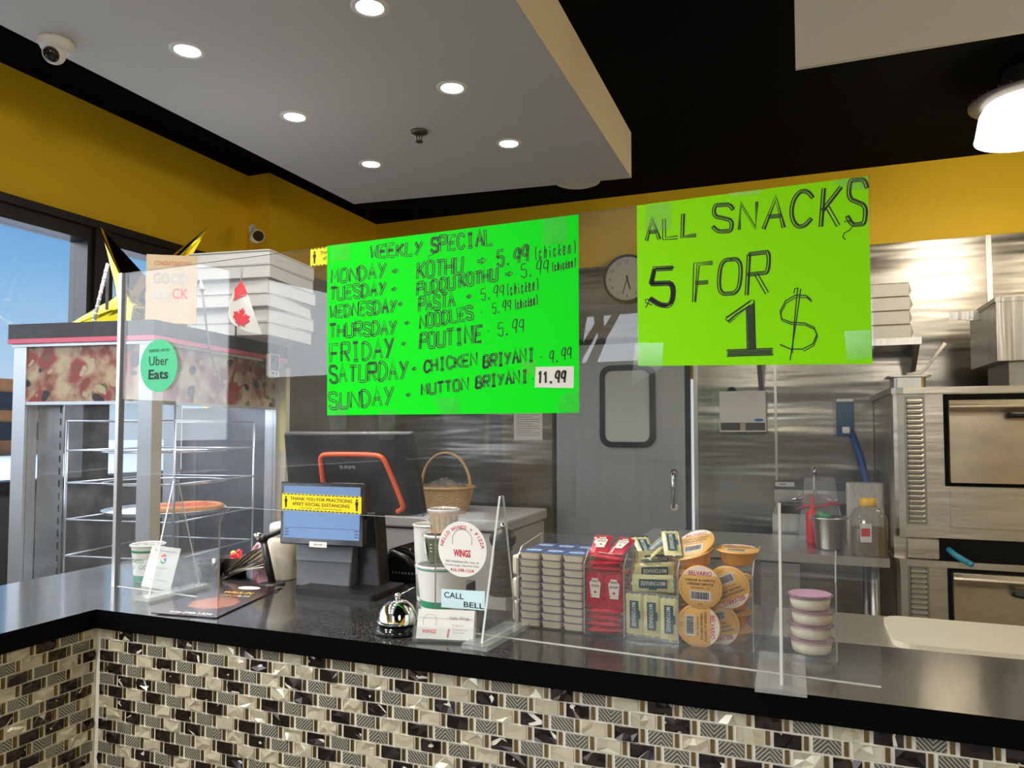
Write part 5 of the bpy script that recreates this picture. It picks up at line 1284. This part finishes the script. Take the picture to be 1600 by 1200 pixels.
# black pepper mill behind the brace
q = AZ(775, 935, ZC); t = thing('pepper_mill', 'black round-headed mill with metal stud standing behind the clear brace', 'mill', (q.x, q.y + .04, ZC))
MB().lathe([(.030, 0), (.031, .004), (.027, .03), (.021, .07), (.019, .10), (.024, .105)], 28).build('mill_body', black_plastic, t); MB().ball((0, 0, .126), .031, 28, 0, .80).build('head', black_plastic, t); MB().cyl((0, 0, .148), (0, 0, .162), .006).build('stud', chrome, t)

# ================================================================== CONDIMENT ORGANISER
g0 = AZ(812, 979, ZC); g1 = AZ(1308, 1037, ZC); OW = (g1 - g0).length; ORZ = math.atan2(g1.y - g0.y, g1.x - g0.x)
OM = Matrix.Translation((g0.x, g0.y, ZC)) @ Matrix.Rotation(ORZ, 4, 'Z'); OI = OM.inverted()
def OS(px, py, y=0):
    """pixel -> (along, height) on the organiser's upright plane at depth y"""
    n_ = OM.to_3x3() @ Vector((0, 1, 0)); p_ = OM @ Vector((0, y, 0)); r = ray(px, py); t_ = (p_ - CAM).dot(n_) / r.dot(n_); q = OI @ (CAM + r * t_); return q.x, q.z
og = thing('condiment_organiser', 'clear acrylic organiser of five bins holding condiments on the counter', 'organiser', (g0.x, g0.y, ZC), ORZ)
cuts = [OS(812, 960)[0], OS(914, 960)[0], OS(976, 960)[0], OS(1060, 960)[0], OS(1177, 960)[0], OS(1308, 1000)[0]]; cuts[0] = -.004; cuts[-1] = OW
HH = .150; DD = .125; tw = .0022
MB().box(cuts[0], OW, -.004, DD, .0003, .003).build('floor_sheet', acrylic_box, og)
MB().box(cuts[0], OW, -.004 - tw, -.004, .0003, HH - .02, 0).build('front_sheet', acrylic_box, og)
MB().box(cuts[0], OW, DD, DD + tw, .0003, HH + .012, 0).build('back_sheet', acrylic_box, og)
for c in cuts: MB().prism([(-.004, .003), (DD, .003), (DD, HH + .012), (.02, HH), (-.004, HH - .02)], c - tw / 2, c + tw / 2, 'x', 0, side=1).build('divider', [acrylic_box, M('bin_edge', (.36, .36, .35), .3)], og)
def put(o, x, y, z, rx=0, ry=0, rz=0):
    o.matrix_world = OM @ Matrix.Translation((x, y, z)) @ Matrix.Rotation(rz, 4, 'Z') @ Matrix.Rotation(ry, 4, 'Y') @ Matrix.Rotation(rx, 4, 'X'); return o
# -- rectangular dip cups in three columns
dipb = M('dip_tub', (.74, .66, .50), .35, coat=.3); dipl = M('dip_lid', (.13, .11, .20), .3); dblue = M('lid_blue', (.03, .10, .32), .3)
cwid = (cuts[1] - cuts[0] - .004) / 3; ch_ = .0140
def dip_cup(top=False):
    t = thing('dip_cup', '', 'dip cup')
    w, d = cwid / 2 - .0010, .027; v = []; 
    R0 = rrect(-w * .86, w * .86, -d * .86, d * .86, .004, 3); R1 = rrect(-w * .97, w * .97, -d * .97, d * .97, .004, 3); n = len(R0)
    m_ = MB(); m_.add([(a, b, 0) for a, b in R0] + [(a, b, ch_ - .0016) for a, b in R1], [tuple(range(n - 1, -1, -1)), tuple(range(n, 2 * n))] + [(i, (i + 1) % n, n + (i + 1) % n, n + i) for i in range(n)])
    m_.build('tub', dipb, t)
    m_ = MB(); m_.prism(rrect(-w, w, -d, d, .004, 3), ch_ - .0012, ch_ - .0004, 'z', 0)
    if top:
        m_.prism(rrect(-w * .96, w * .96, -d * .95, d * .95, .004, 3), ch_ - .0004, ch_ - .0002, 'z', 1)
        m_.disc((0, 0, ch_ + .0000), w * .75, 24, 2, None, d * .34).text('DIP', 0, 0, .008, Matrix.Translation((0, 0, ch_ + .0002)), 1, w=w * .9, bold=.02)
    m_.build('lid', [dipl, dblue, M('lid_light', (.55, .70, .85), .4)], t, 'blue printed film lid' if top else None)
    return t
pa, pb = dip_cup(False), dip_cup(True); first = {0: pa, 1: pb}; used = {0: 0, 1: 0}
cname = ['left', 'middle', 'right']; NR = 10
rb = random.Random(11)
for c in range(3):
    for k in range(NR):
        kind = 1 if k == NR - 1 else 0
        pos_ = OM @ Vector((cuts[0] + .002 + cwid * (c + .5) + rb.uniform(-.0006, .0006), .027 + rb.uniform(-.001, .001), .0032 + k * ch_)); rot = (0, 0, ORZ + rb.uniform(-.03, .03))
        lab = 'small rectangular cream dip cup, %s column, %s' % (cname[c], 'topmost with blue lid in front' if kind else '%s from the bottom' % ORD[k] if k else 'at the bottom')
        if not used[kind]: o = first[kind]; used[kind] = 1; o.location = pos_; o.rotation_euler = rot; o['label'] = lab; o['group'] = 'dip cups stacked in the left bin'
        else: o = dup(first[kind], pos_, lab, rot, 'dip cups stacked in the left bin')
MB().box(cuts[0] + .004, cuts[1] - .004, .062, .118, .003, .0032 + 9 * ch_ - .001).build('rear_step', M('dip_carton', (.50, .46, .38), .8), og)
for c in range(3):
    dup(pb, OM @ Vector((cuts[0] + .002 + cwid * (c + .5), .090, .0034 + 9 * ch_)), 'blue-lidded dip cup on the rear row of the left bin, %s of three' % ['leftmost', 'middle', 'rightmost'][c], (0, 0, ORZ), 'dip cups stacked in the left bin')
for k in range(3):
    o = dup(pa, OM @ Vector((cuts[0] - .030, .05, .022 + k * .0445)), 'cream dip cup stood on edge beside the organiser, %s of three' % ['lowest', 'middle', 'uppermost'][k], None, 'dip cups stood on edge beside the bin')
    o.matrix_world = OM @ Matrix.Translation((cuts[0] - .022, .05, .0222 + k * .0445)) @ Matrix.Rotation(PI / 2, 4, 'Y') @ Matrix.Rotation(0, 4, 'X')
# -- sachets
kred = M('ketchup_foil', (.50, .012, .035), .25, coat=.5); kwhite = M('sachet_white', (.78, .74, .66), .5); foil = M('silver_foil', (.62, .62, .60), .22, .9); mayo_y = M('mayo_yellow', (.72, .68, .36), .3, coat=.4); mayo_b = M('mayo_teal', (.02, .09, .12), .4)
def sachet(name, cat, w, h, body, edge, printer, seed, th=.005):
    """pillow sachet: width along x, height along z, print towards -y"""
    rnd = random.Random(seed); t = thing(name, '', cat); m_ = MB(); nu, nv = 10, 14
    ph = [rnd.uniform(0, 6) for _ in range(3)]
    def s_(sg):
        def f(u, v):
            e = (max(0, 1 - abs(2 * u - 1) ** 4)) * max(0, 1 - abs(2 * v - 1) ** 4); wr_ = .0007 * math.sin(9 * u + 5 * v + ph[0]) + .0006 * math.sin(17 * v + ph[1]) 
            return (w * (u - .5) * (1 - .03 * math.sin(PI * v)), sg * (th * .5 * e) + wr_ * e + .0004 * math.sin(20 * u + ph[2]), h * (v - .5))
        return f
    m_.grid(s_(-1), nu, nv, 0); g2 = s_(1); m_.grid(lambda u, v: g2(1 - u, v), nu, nv, 0); m_.build('pouch', body, t)
    sm = MB(); 
    for zz in (-1, 1):
        z0, z1_ = zz * h * .44, zz * h * .50; zz0, zz1 = min(z0, z1_), max(z0, z1_); sm.box(-w / 2, w / 2, -.0009, .0009, zz0, zz1)
    sm.build('crimped_ends', edge, t); printer(t, w, h, th); return t
def kprint(t, w, h, th):
    X = frame((0, -th * .5 - .0012, 0), (1, 0, 0), (0, 0, 1)); X2 = frame((0, -th * .5 - .0015, 0), (1, 0, 0), (0, 0, 1)); m_ = MB(); a, b = w * .30, h * .27
    m_.poly([(x_ * a, z_ * b + h * .05, 0) for x_, z_ in ((-.75, -1), (.75, -1), (1, .55), (.6, .78), (.55, 1), (-.55, 1), (-.6, .78), (-1, .55))], 0, X); m_.build('white_badge', kwhite, t)
    m_ = MB(); m_.text('HEINZ', 0, h * .24, h * .055, X2, w=w * .34, bold=.02); m_.text('KETCHUP', 0, h * .11, h * .055, X2, w=w * .44, bold=.02); m_.build('badge_print', ink_black, t)
    m_ = MB(); m_.disc((0, -h * .06, 0), h * .035, 14, 0, X2); m_.build('tomato', kred, t)
def mprint(t, w, h, th):
    X = frame((0, -th * .5 - .0012, 0), (1, 0, 0), (0, 0, 1)); X2 = frame((0, -th * .5 - .0015, 0), (1, 0, 0), (0, 0, 1))
    m_ = MB(); a, b = w * .25, h * .30; m_.poly([(-a, -b, 0), (a, -b, 0), (a, b * .5, 0), (a * 1.3, b * .5, 0), (a * 1.3, b * .0, 0)][:3] + [(a, b, 0), (-a, b, 0)], 0, X); m_.poly([(a, -b * .3, 0), (a * 1.35, -b * .3, 0), (a * 1.35, b * .3, 0), (a, b * .3, 0)], 0, X); m_.build('teal_badge', mayo_b, t)
    m_ = MB(); XR_ = X2 @ Matrix.Rotation(-PI / 2, 4, 'Z'); m_.text('MAYONNAISE', 0, -a * .05, a * .95, XR_, w=b * 1.75, bold=.01); m_.build('badge_print', kwhite, t)
kw = (cuts[2] - cuts[1] - .004) / 2
K = sachet('ketchup_sachet', 'ketchup sachet', kw, .066, kred, M('ketchup_edge', (.42, .02, .04), .3), kprint, 1); kc = [cuts[1] + .002 + kw * .5, cuts[1] + .002 + kw * 1.5]
GK = 'ketchup sachets in the second bin'
K['label'] = 'red ketchup sachet standing upright at front, left of the pair'; K['group'] = GK; put(K, kc[0], .004, .083, .04)
put(dup(K, (0, 0, 0), 'red ketchup sachet standing upright at front, right of the pair', None, GK), kc[1], .004, .083, .04)
kx = (kc[0] + kc[1]) / 2
def flat(src, x, y, z, tilt, yaw, label, g): return put(dup(src, (0, 0, 0), label, None, g), x, y, z, -PI / 2 + tilt, 0, yaw)
K2_ = sachet('ketchup_sachet', 'ketchup sachet', kw, .066, kred, MATS['ketchup_edge'], kprint, 5, .0115)
K2_['label'] = 'red ketchup sachet packed low behind the upright pair, edge on'; K2_['group'] = GK; put(K2_, kx, .058, .010, -PI / 2, 0, PI / 2)
for k in range(4): flat(K2_, kx + rb.uniform(-.003, .003), .014, .010 + k * .0115, .0 + rb.uniform(-.1, .1), PI / 2 + rb.uniform(-.1, .1), 'red ketchup sachet lying flat below the upright pair, %s from the bottom' % ORD[k], GK)
for k in range(3): flat(K2_, kx + rb.uniform(-.003, .003), .014, .1215 + k * .0105, rb.uniform(-.15, .15), PI / 2 + rb.uniform(-.1, .1), 'red ketchup sachet lying flat above the upright pair, %s from the bottom' % ORD[k], GK)
for k in range(5): flat(K, kx, .065, .054 + k * .013, 0, PI / 2, 'red ketchup sachet packed behind the upright pair', GK)
flat(K, kc[0] + .002, .034, .160, .40, .1, 'red ketchup sachet showing its badge on top of the pile, left one', GK); flat(K, kc[1] + .004, .038, .159, .35, -.2, 'red ketchup sachet showing its badge on top of the pile, right one', GK)
mw = (cuts[3] - cuts[2] - .003) / 3; GM = 'mayonnaise sachets in the third bin'
Y_ = sachet('mayonnaise_sachet', 'mayonnaise sachet', mw * 1.02, .082, mayo_y, foil, mprint, 2, .0055); mcx = [cuts[2] + .0015 + mw * (i + .5) for i in range(3)]
Y_['label'] = 'pale yellow mayonnaise sachet standing upright at the front, left of three'; Y_['group'] = GM; put(Y_, mcx[0], .005, .045, .03)
put(dup(Y_, (0, 0, 0), 'pale yellow mayonnaise sachet standing upright at the front, middle of three', None, GM), mcx[1], .006, .0445, .03)
put(dup(Y_, (0, 0, 0), 'pale yellow mayonnaise sachet standing upright at the front, right of three', None, GM), mcx[2], .0045, .0425, .03, 0, 0)
for k in range(3): put(dup(Y_, (0, 0, 0), 'pale yellow mayonnaise sachet lying lengthwise facing out, %s of three rows' % ['lowest', 'middle', 'highest'][k], None, GM), mcx[1] + .001, .010 + k * .012, .101 + k * .020, -.25 - .25 * k, PI / 2)
for k in range(6): flat(Y_, mcx[1], .07, .010 + k * .020, 0, PI / 2 + .05 * (k % 2), 'mayonnaise sachet packed behind the upright three', GM)
for k, (dx, dy, yaw, ti) in enumerate(((-.022, .045, .5, .42), (.002, .055, -.5, .45), (.028, .045, .3, .5))): flat(Y_, mcx[1] + dx, dy, .157 + .006 * k, ti, yaw, 'pale yellow mayonnaise sachet tossed on top of the third bin, %s' % ['left', 'middle', 'right'][k], GM)
# -- round cheddar dip cups
bo = M('cheddar_orange', (.80, .36, .035), .32, coat=.3); blid = M('cheddar_lid', (.84, .46, .11), .35); bpink = M('lid_pale', (.88, .74, .62), .4)
BR = .0375
def belv():
    t = thing('cheddar_dip_cup', '', 'dip cup')                # axis along +z, lid up
    MB().lathe([(.0001, 0), (.024, 0), (.0265, .003), (.033, .023), (.034, .0235)], 36, cap=False).build('tub', bo, t)
    m_ = MB().lathe([(.034, .0235), (BR, .0235), (BR, .0255), (.036, .0262), (.0001, .0262)], 48, 0, cap=False); m_.build('lid', blid, t)
    Z = Matrix.Translation((0, 0, .0265)); Z2 = Matrix.Translation((0, 0, .0267)); m_ = MB()
    m_.add([(x_, y_, 0) for x_, y_ in arc(0, 0, BR * .97, math.radians(35), math.radians(145), 20)], [tuple(range(21))], 0, False, Z); m_.build('pale_panel', bpink, t)
    m_ = MB().text('BELVARIO', 0, .0245, .0075, Z2, w=.040, bold=.02); m_.build('red_print', M('lid_red', (.60, .03, .12), .5), t)
    m_ = MB(); m_.text('CHEDDAR AU CHIPOTLE', 0, .0125, .0040, Z2, w=.052, bold=.015); m_.text('CHEDDAR CHIPOTLE', 0, .0058, .0042, Z2, w=.046, bold=.015); m_.text('TREMPETTE / DIP', 0, -.0008, .0026, Z2, w=.034); m_.text('44 ML', 0, -.029, .0026, Z2, w=.010)
    m_.stroke(arc(0, 0, BR * .88, math.radians(150), math.radians(390), 50), .0003, Z2); m_.build('dark_print', ink_black, t)
    m_ = MB(); m_.poly([(-.018, -.023, 0), (.018, -.023, 0), (.018, -.006, 0), (-.018, -.006, 0)], 0, Z)
    rnd = random.Random(1); x_ = -.015
    while x_ < .0145: w_ = rnd.choice((.0005, .0009, .0013)); m_.poly([(x_, -.020, 0), (x_ + w_, -.020, 0), (x_ + w_, -.008, 0), (x_, -.008, 0)], 1, Z2); x_ += w_ + rnd.choice((.0005, .0009))
    m_.build('barcode', [white_paper, ink_black], t); return t
def toward(px, py, y, spin, label, src, tilt=0, tw_=0):
    x_, z_ = OS(px, py, y); src['label'] = label; src['group'] = 'cheddar dip cups in the fourth bin'
    src.matrix_world = OM @ Matrix.Translation((x_, y + .0265, z_)) @ Matrix.Rotation(PI / 2 + tilt, 4, 'X') @ Matrix.Rotation(tw_, 4, 'Y') @ Matrix.Rotation(spin, 4, 'Z'); return src
BB = belv()
toward(1094, 918, .003, 0, 'orange cheddar dip cup with readable lid facing out, upper left', BB)
nb = lambda: dup(BB, (0, 0, 0), '')
toward(1091, 978, .004, -PI / 2, 'orange cheddar dip cup with lid turned sideways, lower left', nb())
toward(1137, 918, .032, math.radians(205), 'orange cheddar dip cup with upside-down lid, upper right behind', nb()); toward(1121, 976, .034, math.radians(195), 'orange cheddar dip cup with upside-down lid, lower right behind', nb())
def upright(px, py, y, label, tilt=0, tw_=0):
    x_, z_ = OS(px, py, y); o = nb(); o['label'] = label; o['group'] = 'cheddar dip cups in the fourth bin'; o.matrix_world = OM @ Matrix.Translation((x_, y, z_)) @ Matrix.Rotation(tilt, 4, 'X') @ Matrix.Rotation(tw_, 4, 'Y'); return o
for k in range(4): upright(1143, 1003 - k * 27, .082, 'orange cheddar dip cup stacked upright at the back right, %s from the bottom' % ORD[k])
upright(1152, 880, .060, 'orange cheddar dip cup sitting upright on top of the pile', .05, .02)
upright(1088, 884, .050, 'orange cheddar dip cup tilted on top of the pile, left', .15, -.25); upright(1094, 866, .066, 'orange cheddar dip cup tilted highest on the left of the pile', .55, -.30)
for k in range(4): upright(1090, 1000 - k * 28, .078, 'orange cheddar dip cup packed behind the front lids')
# -- round cream dips with lilac lids
pl_l = clear('lilac_lid', (.85, .70, .82), .28, 1.0, .1, (.66, .42, .60)); crm = M('garlic_cream', (.76, .72, .56), .35)
def garlic():
    t = thing('garlic_dip_cup', '', 'dip cup')
    MB().lathe([(.0001, 0), (.028, 0), (.0305, .003), (.0325, .017), (.0001, .0172)], 36, cap=False).build('cream_filling', crm, t)
    MB().lathe([(.0335, .0165), (.0345, .0215)], 36, cap=False).build('tub_wall', clear('tub_clear', (.95, .9, .95), .06, 1), t)
    MB().lathe([(.0001, .0235), (.036, .0232), (.0375, .0225), (.0375, .0215), (.034, .0210)], 40, cap=False).build('lid', pl_l, t); return t
GG = garlic(); xg, zg = OS(1268, 1018, .045)
for k in range(4):
    o = GG if k == 0 else dup(GG, (0, 0, 0), ''); o['label'] = 'round cream dip cup with lilac lid in the right bin, %s of four' % ['bottom', 'second from bottom', 'third from bottom', 'top'][k]; o['group'] = 'lilac-lidded dip cups in the right bin'
    put(o, xg + (.0, -.001, .0015, -.001)[k], .045, .0035 + k * .0242, 0, (.0, .03, -.02, .05)[k] * .4, k * 1.1)
    if k == 3:
        m_ = MB(); m_.disc((0, 0, .0238), .034, 32); m_.build('lilac_film', M('lilac_film', (.62, .36, .52), .35), o)
